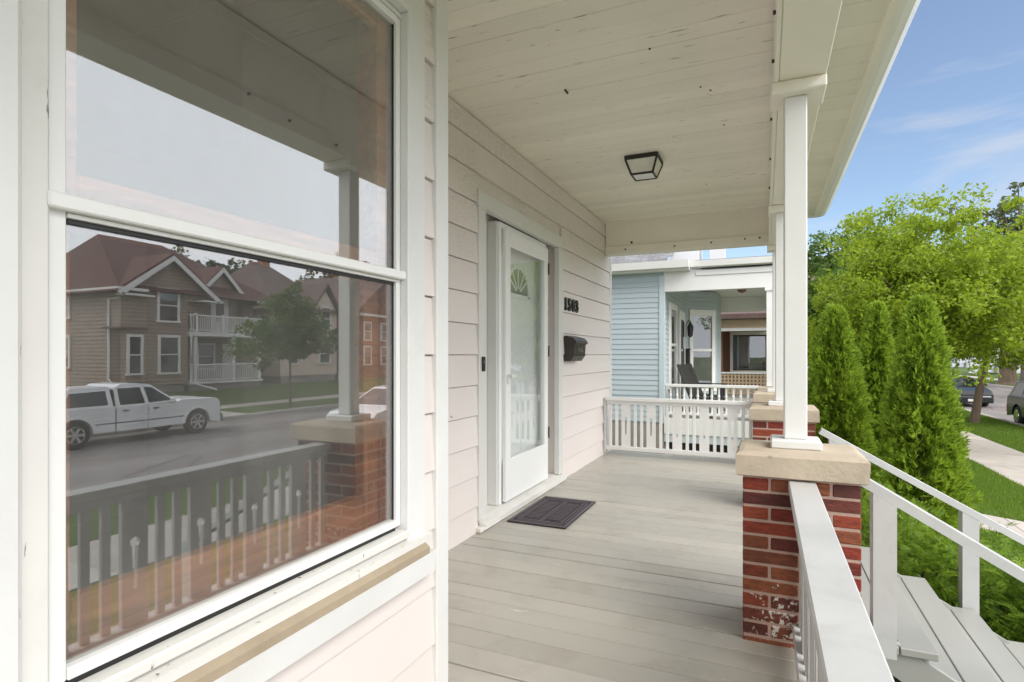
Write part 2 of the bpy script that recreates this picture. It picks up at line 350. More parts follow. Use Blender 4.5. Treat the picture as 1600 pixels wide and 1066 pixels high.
for j in range(len(YS)-1):
    for i in range(nv-1): mb.f.append((j*nv+i, j*nv+i+1, (j+1)*nv+i+1, (j+1)*nv+i))
structure('ground', mb, 'grass_ground')
structure('road', B(8.44, 17.46, -150, 400, -1.47, -1.44), 'asphalt')
def kerb(x0, x1):
    k = structure('kerb', B(x0, x1, -150, 400, -1.5, -1.305), 'kerb_concrete')
    for i in range(26):
        y = 3 + i*2.4; B(x0-.012, x1+.012, y, y+2.385, -1.48, -1.292, .015).build('kerb_stone', 'kerb_concrete', k)
kerb(8.24, 8.42); kerb(17.48, 17.66)
def sidewalk(x0, x1, z, y0, n):
    k = structure('sidewalk', B(x0+.02, x1-.02, -150, 300, z-.1, z-.012), 'kerb_concrete')
    me = B(0, x1-x0, 0, 1.485, -.08, 0, .012).mesh('slab', 'concrete')
    for i in range(n): link('slab', me, k, (x0, y0+i*1.5, z + random.uniform(-.006, .006)))
sidewalk(4.4, 5.9, -1.255, 4, 30); sidewalk(20.05, 21.5, -1.24, 8, 28)
p = structure('path', B(1.7, 4.39, 9.0, 10.0, -1.4, -1.3), 'concrete')
me = None
for i in range(4):
    x = 1.72 + i*.665; z0, z1 = gz(x)+.03, gz(x+.65)+.03
    MB().prism([(x, z0), (x+.65, z1), (x+.65, z1-.1), (x, z0-.1)], 1, 9.0, 10.0).build('path_slab', 'concrete', p)
structure('driveway', MB().prism([(17.67, -1.285), (20.02, -1.235), (20.02, -1.4), (17.67, -1.4)], 1, 13.6, 17.2), 'concrete')
structure('driveway_upper', MB().prism([(21.52, -1.215), (25.6, -.73), (25.6, -.9), (21.52, -1.4)], 1, 13.8, 16.4), 'concrete')

# ---------------------------------------------------------------- the house with the porch
WX, DX = -1.09, -1.79            # faces of the window wall and of the door wall
YE = 6.75                        # far end of the porch
house = thing('house', 'cream clapboard house with a deep front porch, window and white door in foreground', 'house', (-4, 2, -.8))
def course(x0, y0, y1, z0, z1=None, face=1):
    z1 = z1 or z0+.216; full = z1-z0 > .21; zs = z0+.1995 if full else z1
    return MB().prism([(x0-.004, z0), (x0+.022, z0), (x0+.0225, z0+.004), (x0+.010, zs), (x0-.002, zs), (x0-.004, z1)] if full else [(x0-.004, z0), (x0+.022, z0), (x0+.010, z1), (x0-.004, z1)], 1, y0, y1)
ZC = [-.25+.205*k for k in range(16)]
ZC = [z + (.175 - (-.25+.205*2)) for z in ZC]      # course lines at 0.175 + 0.205 k
# window wall
ww = MB().box(WX-.12, WX-.006, -4, .50, -.75, 2.84).box(WX-.12, WX-.006, 1.56, 1.785, -.75, 2.84).box(WX-.12, WX-.006, .50, 1.56, -.75, .60).box(WX-.12, WX-.006, .50, 1.56, 2.33, 2.84).build('window_wall', 'siding_paint', house)
for z in ZC:
    if z > 2.75: break
    zt = min(z+.216, 2.79)
    if z+.205 <= .50: course(WX, -4, 1.74, z, zt).build('siding_board', 'siding_paint', ww)
    else:
        z0 = z
        if z < .46 < z+.205:
            course(WX, -4, 1.74, z, .462).build('siding_board', 'siding_paint', ww); z0 = .462
        course(WX, 1.648, 1.74, z0, zt).build('siding_board', 'siding_paint', ww)
        course(WX, -4, .23, z0, zt).build('siding_board', 'siding_paint', ww)
MB().box(WX-.02, WX+.033, 1.72, 1.80, -.75, 2.795, .004).box(DX, WX-.021, 1.765, 1.795, -.75, 2.795).build('corner_board', 'white_paint', house)
# door wall
dw = MB().box(DX-.20, DX-.006, 1.8, 3.44, -.75, 2.84).box(DX-.20, DX-.006, 5.10, YE+.28, -.75, 2.84).box(DX-.20, DX-.006, 3.44, 5.10, 2.25, 2.84).box(DX-.20, DX-.006, 3.44, 5.10, -.75, -.01).build('door_wall', 'siding_paint', house)
for z in ZC:
    if z > 2.75: break
    if z < -.15: continue
    zt = min(z+.216, 2.79)
    if z > 2.28: course(DX, 1.8, YE+.24, z, zt).build('siding_board', 'siding_paint', dw)
    else:
        course(DX, 1.8, 3.40, z, zt).build('siding_board', 'siding_paint', dw); course(DX, 5.14, YE+.24, z, zt).build('siding_board', 'siding_paint', dw)
B(DX-.05, DX+.024, YE+.235, YE+.30, -.75, 2.40, .004).build('corner_board', 'white_paint', house)
# upper storey, roof, interior
mb = MB().box(-11, DX-.21, -4, YE+.2, 2.86, 5.6).box(-11, DX-.21, YE+.0, YE+.2, -.75, 2.85)
mb.box(-11, -10.8, -4, YE-.01, -.75, 2.85).box(-10.79, WX-.13, -4.2, -4.01, -.75, 2.85); mb.build('upper_wall', 'siding_paint', house)
MB().prism([(.60, 2.86), (-2.0, 3.75), (-2.0, 3.65), (.60, 2.78)], 1, -4.4, YE+.42).build('porch_roof', 'shingle_gray', house)
MB().prism([(-1.3, 5.5), (-6.4, 8.6), (-11.5, 5.5)], 1, -4.5, YE+.7).build('main_roof', 'shingle_gray', house)
MB().box(-4.6, WX-.125, -1.2, -1.15, -.1, 2.8).box(-4.6, -2.05, 3.0, 3.05, -.1, 2.8).box(-4.65, -4.6, -1.2, 3.05, -.1, 2.8).box(-4.6, WX-.125, -1.15, 1.76, -.1, -.05).box(-4.6, -2.0, 1.77, 3.0, -.1, -.05).box(-4.6, WX-.125, -1.15, 1.76, 2.75, 2.8).box(-4.6, -2.0, 1.77, 3.0, 2.75, 2.8).box(-2.05, -2.0, 1.77, 3.0, -.05, 2.75).box(-1.99, WX-.125, 1.70, 1.76, -.05, 2.75).build('room', 'room_gray', house)
# the big double hung window
win = MB().box(WX-.02, -1.045, .235, .488, .575, 2.42, .004).box(WX-.02, -1.058, 1.545, 1.645, .575, 2.42, .004).box(WX-.02, -1.052, .489, 1.544, 2.315, 2.42, .004).build('window', 'white_paint', house)
MB().box(-1.13, -1.072, .489, .541, .60, 2.31, .004).box(-1.13, -1.060, .485, .497, .605, 2.31, .003).box(-1.125, -1.085, 1.546, 1.56, .60, 2.31).box(-1.13, -1.085, .545, 1.545, 2.297, 2.312).build('jamb', 'old_white_paint', win)
MB().box(-1.12, -1.088, .545, .573, .642, 2.295, .002).box(-1.12, -1.088, 1.522, 1.543, .642, 2.295, .002).box(-1.118, -1.086, .574, 1.521, .642, .664, .002).box(-1.118, -1.086, .574, 1.521, 2.272, 2.295, .002).build('storm_frame', 'aluminium_white', win)
MB().box(-1.112, -1.066, .536, 1.5445, 1.443, 1.470, .003).box(-1.115, -1.086, .574, 1.5215, 1.434, 1.442, .001).build('meeting_rail', 'aluminium_white', win)
B(-1.106, -1.103, .572, 1.523, .663, 1.437).build('pane', 'window_glass', win); B(-1.106, -1.103, .572, 1.523, 1.468, 2.274).build('pane', 'window_glass', win)
MB().box(-1.117, -1.1, .5735, .576, .664, 1.432).box(-1.117, -1.0995, 1.5195, 1.5217, .664, 2.27).box(-1.117, -1.095, .578, 1.517, 1.426, 1.4335).box(-1.117, -1.092, .575, 1.52, .628, .641).build('gasket', 'black_plastic', win)
MB().box(-1.125, -1.052, .498, 1.544, .604, .630, .005).prism([(-1.125, .603), (-1.040, .592), (-1.040, .570), (-1.125, .570)], 1, .43, 1.66).build('sill', 'old_white_paint', win)
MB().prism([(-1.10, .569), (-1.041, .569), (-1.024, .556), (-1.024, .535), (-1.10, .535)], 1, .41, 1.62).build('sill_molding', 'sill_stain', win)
MB().prism([(WX-.02, .462), (-1.030, .462), (-1.026, .534), (WX-.02, .534)], 1, .40, 1.665).build('apron', 'white_paint', win)
sash = MB().box(-1.205, -1.165, .535, .62, .60, 1.47, .003).box(-1.205, -1.165, 1.455, 1.53, .60, 1.47, .003).box(-1.203, -1.167, .621, 1.454, .62, .75, .003).box(-1.203, -1.167, .621, 1.454, 1.43, 1.468, .003).build('lower_sash', 'sash_wood', win)
MB().box(-1.160, -1.125, .535, .61, 1.472, 2.31, .003).box(-1.160, -1.125, 1.47, 1.53, 1.472, 2.31, .003).box(-1.158, -1.127, .611, 1.469, 1.44, 1.525, .003).box(-1.158, -1.127, .611, 1.469, 2.245, 2.31, .003).build('upper_sash', 'sash_wood', win)
MB().box(-1.26, -1.13, 1.535, 1.555, .60, 2.31).box(-1.26, -1.13, .505, .53, .60, 2.31).build('inner_jamb', 'sash_wood', win)
# the door
dc = MB().box(DX-.02, DX+.032, 3.40, 3.50, 0.075, 2.205, .004).box(DX-.02, DX+.032, 5.03, 5.14, 0.075, 2.205, .004).box(DX-.02, DX+.036, 3.385, 5.155, 2.205, 2.315, .004).build('door_surround', 'gray_white_paint', house)
MB().box(-1.93, -1.905, 3.445, 3.84, .07, 2.245).box(-1.93, -1.905, 4.80, 5.095, .07, 2.245).box(-1.93, -1.905, 3.84, 4.80, 2.18, 2.245).build('filler_panel', 'gray_white_paint', dc)
MB().box(-1.904, -1.83, 3.815, 3.835, .072, 2.20, .002).box(-1.904, -1.83, 4.835, 4.855, .072, 2.20, .002).build('brick_mold', 'gray_white_paint', dc)
MB().box(-1.93, -1.815, 3.836, 3.875, .07, 2.20, .003).box(-1.93, -1.815, 4.795, 4.834, .07, 2.20, .003).box(-1.93, -1.815, 3.876, 4.794, 2.155, 2.20, .003).build('door_frame', 'door_paint', dc)
MB().box(-1.98, DX+.06, 3.37, 5.17, 0.004, .038, .006).prism([(-1.98, .039), (-1.72, .039), (-1.72, .05), (-1.80, .068), (-1.98, .07)], 1, 3.42, 5.11).build('threshold', 'old_white_paint', dc)
dr = MB().box(-1.812, -1.782, 3.88, 3.955, .085, 2.15, .003).box(-1.812, -1.782, 4.705, 4.79, .085, 2.15, .003).box(-1.811, -1.783, 3.956, 4.704, .085, .40, .003).box(-1.811, -1.783, 3.956, 4.704, 2.03, 2.15, .003).build('door', 'door_paint', house)
MB().box(-1.788, -1.778, 3.94, 3.962, .385, 2.045, .002).box(-1.788, -1.778, 4.698, 4.72, .385, 2.045, .002).box(-1.788, -1.778, 3.963, 4.697, .385, .405, .002).box(-1.788, -1.778, 3.963, 4.697, 2.025, 2.045, .002).build('glazing_bead', 'door_paint', dr)
B(-1.801, -1.798, 3.95, 4.71, .395, 2.035).build('pane', 'door_glass', dr)
MB().box(-1.782, -1.766, 3.895, 3.935, .98, 1.05, .003).box(-1.766, -1.745, 3.90, 3.925, 1.03, 1.05, .003).box(-1.752, -1.738, 3.90, 3.99, 1.028, 1.045, .003).build('handle', 'aluminium_white', dr)
for z in (.45, 1.18, 1.92): MB().lathe([(.008, 0), (.008, .10)], (-1.778, 4.795, z), 2, 8).build('hinge', 'dark_metal', dr)
idr = MB().box(-1.925, -1.885, 3.876, 4.794, .075, 2.154, .003).box(-1.886, -1.878, 3.98, 4.28, .30, .95, .004).box(-1.886, -1.878, 4.39, 4.69, .30, .95, .004).build('inner_door', 'door_paint', house)
mb = MB(); fr = []
for k in range(17):
    t = math.pi*k/16; fr.append((4.335+.22*math.cos(t), 1.70+.22*math.sin(t)))
mb.prism(fr, 0, -1.884, -1.880); mb.build('fan_light', 'fan_glass', idr)
mb = MB()
for k in range(17):
    t = math.pi*k/16; mb.box(-1.885, -1.872, 4.335+.23*math.cos(t)-.02, 4.335+.23*math.cos(t)+.02, 1.70+.23*math.sin(t)-.02, 1.70+.23*math.sin(t)+.02)
for k in (3, 5, 8, 11, 13):
    t = math.pi*k/16; mb.slab((-1.874, 4.335+.05*math.cos(t), 1.70+.05*math.sin(t)), (-1.874, 4.335+.22*math.cos(t), 1.70+.22*math.sin(t)), .012, .008, (1,0,0))
mb.box(-1.885, -1.872, 4.09, 4.58, 1.665, 1.70); mb.build('fan_muntin', 'door_paint', idr)
# porch floor
pf = MB().box(-1.80, .36, 1.80, YE+.22, -.22, -.035).box(WX, .36, -4, 1.79, -.22, -.035).box(.30, .355, -4, YE+.22, -.75, -.225).build('porch_floor', 'dark_room', house)
y = -2.605; pitch = .1372; i = 0
while y < YE+.2:
    x0 = WX-.02 if y+pitch < 1.83 else DX-.01
    x1 = .42 if not (2.5 < y < 3.0 or 4.6 < y < 5.1) else .415
    B(x0, x1 + random.uniform(-.002, .002), y, y+pitch-random.choice((.004, .005, .007, .010)), -.034, random.uniform(-.0015, .0015), .003).build('floor_board', 'floor_paint', pf); y += pitch
# porch ceiling, beams, soffit, gutter
pc = MB().box(-1.80, .06, 1.80, YE+.1, 2.825, 2.84).box(WX, .06, -4, 1.79, 2.825, 2.84).build('porch_ceiling', 'ceiling_paint', house)
y = -2.6
while y < YE+.05:
    x0 = WX-.01 if y+.14 < 1.83 else DX-.005
    B(x0, .075, y, min(y+.1385, YE+.06), 2.80 + random.uniform(-.0012, .0012), 2.824, .0018).build('ceiling_board', 'ceiling_paint', pc); y += .14
B(DX+.0, .06, YE-.03, YE+.0, 2.782, 2.7985).build('ceiling_molding', 'beam_paint', pc)
BZ = 2.365
fb = MB().box(.055, .235, -4, YE+.10, BZ, 2.79, .004).build('front_beam', 'beam_paint', house)
MB().box(.036, .054, -4, YE+.08, BZ-.004, BZ+.085, .003).box(.040, .054, -4, YE+.08, 2.735, 2.79, .003).build('beam_trim', 'beam_paint', fb)
eb = B(DX+.02, .054, YE, YE+.12, 2.42, 2.797, .004).build('end_beam', 'beam_paint', house)
MB().box(DX+.02, .056, YE-.022, YE+.14, 2.405, 2.505, .006).build('beam_trim', 'beam_paint', eb)
def nail(parent, x, y, z, r=.006, ax=1, h=.008): MB().lathe([(r, -h), (r*.9, h)], (x, y, z), ax, 8).build('nail_head', 'nail_rust', parent)
for x in (-1.52, -.95, -.55, -.2): nail(eb, x, YE-.024, 2.46 + random.uniform(-.012, .012), .010)
nail(eb, -1.45, YE-.004, 2.535, .013); nail(eb, -.05, YE-.024, 2.47, .011)
for y in (1.95, 2.2, 2.55, 3.3, 3.9, 4.6): nail(fb, .034, y, 2.42+random.uniform(-.03, .03), .008, 0)
for x, y in ((-.55, 3.0), (-.35, 3.55), (-.30, 3.62), (-.26, 4.2), (-.9, 5.2), (-.5, 5.6)): nail(pc, x, y, 2.80, .006, 2, .004)
MB().slab((-1.10, 3.25, 2.80), (-1.092, 3.28, 2.788), .010, .008).build('bent_nail', 'nail_rust', pc)
so = B(.236, .52, -4, YE+.34, 2.762, 2.775).build('soffit', 'soffit_vinyl', house)
y = -2.5
while y < YE+.3:
    B(.237, .513, y, min(y+.196, YE+.335), 2.748, 2.761, .003).build('soffit_panel', 'soffit_vinyl', so); y += .2
B(.2365, .262, -4, YE+.32, 2.738, 2.7475, .002).build('soffit_channel', 'aluminium_white', so)
B(.498, .53, -4, YE+.33, 2.715, 2.7475, .002).build('soffit_trim', 'soffit_vinyl', so)
MB().prism([(.531, 2.72), (.531, 2.90), (.66, 2.90), (.66, 2.865), (.645, 2.80), (.60, 2.735), (.56, 2.72)], 1, -4.3, YE+.36).build('gutter', 'aluminium_white', house)
B(-1.9, .53, YE+.341, YE+.37, 2.72, 2.95).build('fascia', 'aluminium_white', house)

# ---------------------------------------------------------------- piers, columns, railings
BRK = {}
def brick_mesh(dx, dy, dz):
    k = (round(dx, 4), round(dy, 4), round(dz, 4))
    if k not in BRK: BRK[k] = B(-dx/2, dx/2, -dy/2, dy/2, -dz/2, dz/2, .004).mesh('brick', 'brick_glazed')
    return BRK[k]
def pier(x0, x1, y0, y1, label, full=True):
    t = thing('brick_pier', label, 'pier', ((x0+x1)/2, (y0+y1)/2, -.02 if full else 0), 'brick porch piers')
    core = B(x0+.0035, x1-.0035, y0+.0035, y1-.0035, -.75, .693).build('mortar_core', 'mortar', t)
    w, d, j, ch = x1-x0, y1-y0, .0105, .0605; bh = ch-j; s = .098; z = .69-ch/2-.001; k = 0
    while z > -.05:
        segs = [(0, s), (s+j, w-s-j), (w-s, w)] if k % 2 == 0 else [(0, w/2-j/2), (w/2+j/2, w)]
        for yy in (y0+s/2, y1-s/2):
            for a, b in segs: link('brick', brick_mesh(b-a, s, bh), core, (x0+(a+b)/2, yy + random.uniform(-.0015, .0015), z))
        ya, yb = y0+s+j, y1-s-j; sd_ = [(ya, yb)] if k % 2 else [(ya, (ya+yb)/2-j/2), ((ya+yb)/2+j/2, yb)]
        for xx in (x0+s/2, x1-s/2):
            for a, b in sd_: link('brick', brick_mesh(s, b-a, bh), core, (xx, (a+b)/2, z))
        z -= ch; k += 1
    c = MB(); cx0, cx1, cy0, cy1 = x0-.024, x1+.024, y0-.035, y1+.03; rings = []
    for zz, ins in ((.694, .012), (.70, .0), (.782, .0), (.793, .010), (.797, .03)):
        ring = []
        for (X_, Y_) in ((cx0+ins, cy0+ins), ((cx0+cx1)/2, cy0+ins), (cx1-ins, cy0+ins), (cx1-ins, cy1-ins), ((cx0+cx1)/2, cy1-ins), (cx0+ins, cy1-ins)): ring.append((X_+random.uniform(-.003, .003), Y_+random.uniform(-.003, .003), zz))
        rings.append(ring)
    c.loft(rings).build('capstone', 'capstone', t); return t
PX0, PX1 = -.085, .345
PIERS = [(-1.5, -1.12), (2.575, 2.915), (4.76, 5.12), (6.52, 6.88)]
PL = ['red brick porch pier behind the camera', 'red brick porch pier nearest the camera, white railing butting against it', 'red brick porch pier at the far handrail of the steps, second from the camera', 'tan capped porch pier at the far porch end, farthest of the three']
CL = ['square white porch column behind the camera', 'square white porch column standing on the nearest brick pier', 'square white porch column on the middle pier, mostly hidden by nearer column', 'square white porch column at the far porch end, hidden behind nearer columns']
for (a, b), l, cl in list(zip(PIERS, PL, CL)):
    pier(PX0, PX1, a, b, l)
    cx, cy = .121, (a+b)/2+.02
    t = thing('porch_column', cl, 'column', (cx, cy, .797), 'square white porch columns')
    MB().box(cx-.098, cx+.098, cy-.09, cy+.09, .7965, .835, .006).build('plinth', 'white_paint', t)
    B(cx-.045, cx+.045, cy-.045, cy+.045, .8352, BZ-.0525, .005).build('shaft', 'white_paint', t)
    MB().box(cx-.098, cx+.115, cy-.10, cy+.10, BZ-.052, BZ-.001, .006).build('capital', 'beam_paint', t)
KEYM = {}
def keyboard(axis, pm):
    # sawn flat board with a keyhole, centred on its own origin, 0.115 wide and 0.022 thick, z 0.11 to 0.625
    if axis in KEYM: return KEYM[axis]
    mb = MB(); w, z0, z1, zc, r, sw, zb = .052, .108, .628, .44, .021, .008, .25
    half = [(0, z0), (w, z0), (w, z1), (0, z1), (0, zc+r)] + [(r*math.sin(t), zc+r*math.cos(t)) for t in [math.pi*k/10 for k in range(1, 9)]] + [(sw, zb), (0, zb)]
    for sgn in (1, -1): mb.prism([(sgn*a, b) for a, b in half], 0 if axis == 1 else 1, -.011, .011)
    KEYM[axis] = mb.mesh('baluster', pm); return KEYM[axis]
def railing(axis, c, a, b, label, pm='rail_paint'):
    loc = (c, (a+b)/2, 0.1) if axis == 1 else ((a+b)/2, c, 0.1)
    t = thing('porch_railing', label, 'railing', loc, 'white sawn baluster porch railings')
    def bar(s0, s1, h, z0, z1, bv): return B(c-h, c+h, s0, s1, z0, z1, bv) if axis == 1 else B(s0, s1, c-h, c+h, z0, z1, bv)
    tr = bar(a, b, .050, .650, .688, .004).build('top_rail', pm, t)
    bar(a, b, .020, .612, .6495, .003).build('sub_rail', pm, tr)
    bar(a, b, .034, .062, .1075, .004).build('bottom_rail', pm, t)
    nar = B(-.011, .011, -.017, .017, .108, .628, .003) if axis == 1 else B(-.017, .017, -.011, .011, .108, .628, .003)
    nm = nar.mesh('baluster', pm); u = .295; s = a + .05
    while s < b - .03:
        for off, me in ((0, nm), (.075, nm), (.185, keyboard(axis, pm))):
            q = s + off
            if q < b-.02: link('baluster', me, t, (c, q, 0) if axis == 1 else (q, c, 0))
        s += u
    for o in list(t.children):
        if o.name.startswith('baluster'): o.matrix_parent_inverse = Matrix.Translation(-Vector(t.location))
    return t
railing(1, .137, -1.118, 2.573, 'white porch railing running from the camera to the near brick pier')
er = railing(0, YE-.06, DX+.05, PX0-.002, 'white porch railing across the far end of the porch', 'white_paint')  # same paint as the front rail, in a lighter colour to offset shade
MB().box(DX+.021, DX+.049, YE-.10, YE-.02, .03, .68, .003).build('wall_post', 'rail_paint', er)

# ---------------------------------------------------------------- steps and handrails
st = thing('porch_steps', 'gray painted wooden steps going down from the porch between the handrails', 'steps', (1, 3.9, -.75))
SY0, SY1 = 3.12, 4.66
for k in range(4):
    x0, z = .43+.275*k, -.155-.165*k
    for q in (0, 1):
        B(x0+q*.152-.01, x0+q*.152+.137, SY0, SY1, z-.036, z+random.uniform(-.001, .001), .004).build('tread', 'step_paint', st)
    B(x0-.03, x0-.011, SY0+.06, SY1-.06, z-.165+.13, z+.125, .0).build('riser', 'step_paint', st)
for yy in (SY0+.02, SY1-.058):
    MB().prism([(.38, -.20), (1.56, -.905), (1.56, -.72), (.38, -.012-.03)], 1, yy, yy+.036).build('stringer', 'step_paint', st)
def handrail(y, sl, z0, posts, label, x0=.38, x1=2.05):
    t = thing('handrail', label, 'handrail', (1.0, y, -.5), 'white stair handrails')
    MB().slab((x0, y, z0), (x1, y, z0-sl*(x1-x0)), .085, .042).build('rail', 'rail_paint', t)
    for px in posts:
        zt = z0-sl*(px-x0)-.05; kk = int((px-.42)/.275); zb = -.155-.165*kk if kk < 4 else gz(px)-.1
        MB().prism([(px-.045, zb), (px+.045, zb), (px+.045, zt-sl*.045), (px-.045, zt+sl*.045)], 1, y-.045, y+.045).build('post', 'rail_paint', t)
    return t
handrail(3.03, .60, .665, (.49, 1.92), 'near white handrail of the steps, starting at the nearest brick pier')
handrail(4.72, .56, .66, (.47, 1.25, 1.95), 'far white handrail of the steps, in front of the evergreen trees')
MB().box(.72, .86, 3.07, 3.115, -.40, -.345, .004).box(.74, .84, 3.06, 3.10, -.42, -.40, .002).build('stair_block', 'weathered_wood', st)
# ---------------------------------------------------------------- things on the porch
# ceiling lantern
t = thing('ceiling_light', 'black framed square glass lantern fixed to the porch ceiling', 'light', (-.9, 4.66, 2.80))
cx, cy, zt, zb, a, b = -.9, 4.66, 2.798, 2.655, .125, .085
MB().box(cx-a-.008, cx+a+.008, cy-a-.008, cy+a+.008, zt-.028, zt, .004).build('canopy', 'dark_metal', t)
fr = MB(); za = zt-.028
C1 = [(cx+sx*a, cy+sy*a, za) for sx, sy in ((-1,-1), (1,-1), (1,1), (-1,1))]; C2 = [(cx+sx*b, cy+sy*b, zb) for sx, sy in ((-1,-1), (1,-1), (1,1), (-1,1))]
for i in range(4):
    fr.tube([C1[i], C2[i]], .0095, 6); fr.tube([C2[i], C2[(i+1) % 4]], .0095, 6); fr.tube([C1[i], C1[(i+1) % 4]], .008, 6)
fr.build('frame', 'dark_metal', t)
for i in range(4):
    P = [Vector(C1[i]), Vector(C1[(i+1) % 4]), Vector(C2[(i+1) % 4]), Vector(C2[i])]; n_ = (P[1]-P[0]).cross(P[3]-P[0]).normalized()*.0015
    q = MB(); q.add([tuple(p+n_) for p in P] + [tuple(p-n_) for p in P], [(0,1,2,3), (7,6,5,4), (0,4,5,1), (1,5,6,2), (2,6,7,3), (3,7,4,0)]); q.build('glass_panel', 'lamp_glass', t)
B(cx-b, cx+b, cy-b, cy+b, zb-.002, zb+.002).build('glass_panel', 'lamp_glass', t)
# door mat
t = thing('door_mat', 'dark ribbed rubber door mat lying on the porch floor by the door', 'mat', (-1.46, 4.06, .002))
mx0, mx1, my0, my1 = -1.69, -1.245, 3.69, 4.46
B(mx0, mx1, my0, my1, .0022, .009, .003).build('base', 'mat_rubber', t)
B2 = lambda *q: B(*q).build('rib', 'mat_rib', t)
for q in ((mx0+.005, mx1-.005, my0+.005, my0+.03), (mx0+.005, mx1-.005, my1-.03, my1-.005), (mx0+.005, mx0+.028, my0+.035, my1-.035), (mx1-.028, mx1-.005, my0+.035, my1-.035)): B2(*q, .009, .0135, .002)
for i in range(13):
    y = my0+.15+i*.036
    for (x0, x1) in ((mx0+.09, mx0+.19), (mx0+.25, mx1-.09)): B2(x0, x1, y, y+.016, .009, .0135, .002)
for x in (mx0+.045, mx0+.065, mx0+.21, mx0+.23, mx1-.075, mx1-.05): B2(x, x+.010, my0+.10, my1-.10, .009, .013, .002)
for y in (my0+.05, my0+.08, my1-.09, my1-.06): B2(mx0+.05, mx1-.05, y, y+.014, .009, .013, .002)
# mailbox
t = thing('mailbox', 'dark brown metal wall mailbox hanging on the siding below the house number', 'mailbox', (DX+.02, 5.39, 1.14))
y0, y1, x0, z0, z1 = 5.205, 5.575, DX+.012, 1.135, 1.375
MB().prism([(x0, z0), (x0+.07, z0), (x0+.105, z0+.05), (x0+.115, z1-.055), (x0, z1-.01)], 1, y0, y1).build('box', 'mailbox_metal', t)
MB().prism([(x0, z1-.008), (x0+.02, z1+.008), (x0+.10, z1-.012), (x0+.128, z1-.045), (x0+.128, z1-.072), (x0+.117, z1-.072), (x0+.117, z1-.055)], 1, y0-.008, y1+.008).build('lid', 'mailbox_metal', t)
MB().tube([(x0+.125, y0-.004, z1-.062), (x0+.125, y1+.012, z1-.062)], .008, 8).build('lid_roll', 'mailbox_metal', t)
MB().box(x0+.112, x0+.119, y0+.04, y1-.04, z0+.055, z0+.062).box(x0+.113, x0+.1195, y0+.04, y1-.04, z1-.10, z1-.093).build('molding', 'mailbox_metal', t)
def text_mesh(txt, size, ext, mat, off=0.):
    cu = bpy.data.curves.new('text', 'FONT'); cu.body = txt; cu.size = size; cu.extrude = ext; cu.offset = off; cu.align_x = 'CENTER'
    o = bpy.data.objects.new('text', cu); COL.objects.link(o); dg = bpy.context.evaluated_depsgraph_get()
    me = bpy.data.meshes.new_from_object(o.evaluated_get(dg)); bpy.data.objects.remove(o); me.materials.clear(); me.materials.append(MATS[mat]); return me
def wall_text(name, txt, size, ext, mat, loc, parent, off=0.):
    me = text_mesh(txt, size, ext, mat, off)
    me.transform(Matrix.Translation(loc) @ Matrix(((0,0,1,0), (1,0,0,0), (0,1,0,0), (0,0,0,1)))); return link(name, me, parent)
wall_text('lettering', 'MAIL', .07, .003, 'steel', (x0+.114, 5.39, 1.225), t)
t = thing('house_number', 'black house number 1503 on the siding beside the door', 'number', (DX+.02, 5.42, 1.62))
for k, ch in enumerate('1503'):
    o = wall_text('digit', ch, .165, .007, 'black_plastic', (DX+.030, 5.225+k*.118, 1.635), t, .006)
    if ch == '1': MB().box(DX+.023, DX+.037, 5.195, 5.255, 1.632, 1.65).build('digit_foot', 'black_plastic', o)
t = thing('doorbell', 'small black doorbell on the white door surround', 'doorbell', (DX+.03, 3.45, 1.13))
B(DX+.0325, DX+.046, 3.43, 3.468, 1.085, 1.185, .004).build('plate', 'black_plastic', t); MB().lathe([(.011, 0), (.010, .006)], (DX+.046, 3.449, 1.15), 0, 12).build('button', 'steel', t)
# loose cable clipped along the corner board
o = MB().tube([(WX-.03, 1.803, 2.2), (WX-.035, 1.806, 1.6), (WX-.03, 1.804, 1.1), (WX-.036, 1.81, .8), (WX-.03, 1.802, .75)], .006, 6).build('cable', 'dark_metal'); tag(o, 'thin dark cable running down beside the white corner board', 'cable')

# ---------------------------------------------------------------- plants
def foliage(centers, radii, n_per, size, flat=.7, up=.45, aspect=.6, rng=RNG):
    """many small leaf faces (rhombi) round cluster centres; returns verts, faces"""
    c = np.repeat(centers, n_per, 0); r = np.repeat(radii, n_per)
    p = rng.normal(size=(len(c), 3)); p /= np.linalg.norm(p, axis=1)[:, None]+1e-9; p *= (rng.random(len(c))**.45)[:, None]
    p[:, 2] *= flat; pos = c + p*r[:, None]
    nrm = rng.normal(size=(len(c), 3)) + p*.6 + np.array([0, 0, up]); nrm /= np.linalg.norm(nrm, axis=1)[:, None]
    t = rng.normal(size=(len(c), 3)); t -= (t*nrm).sum(1)[:, None]*nrm; t /= np.linalg.norm(t, axis=1)[:, None]; b = np.cross(nrm, t)
    s = size*(.6+.8*rng.random(len(c)))[:, None]
    V = np.stack([pos-t*s*.5, pos+b*s*.5*aspect+nrm*s*.08, pos+t*s*.5, pos-b*s*.5*aspect+nrm*s*.08], 1).reshape(-1, 3)
    return V, np.arange(len(V)).reshape(-1, 4)
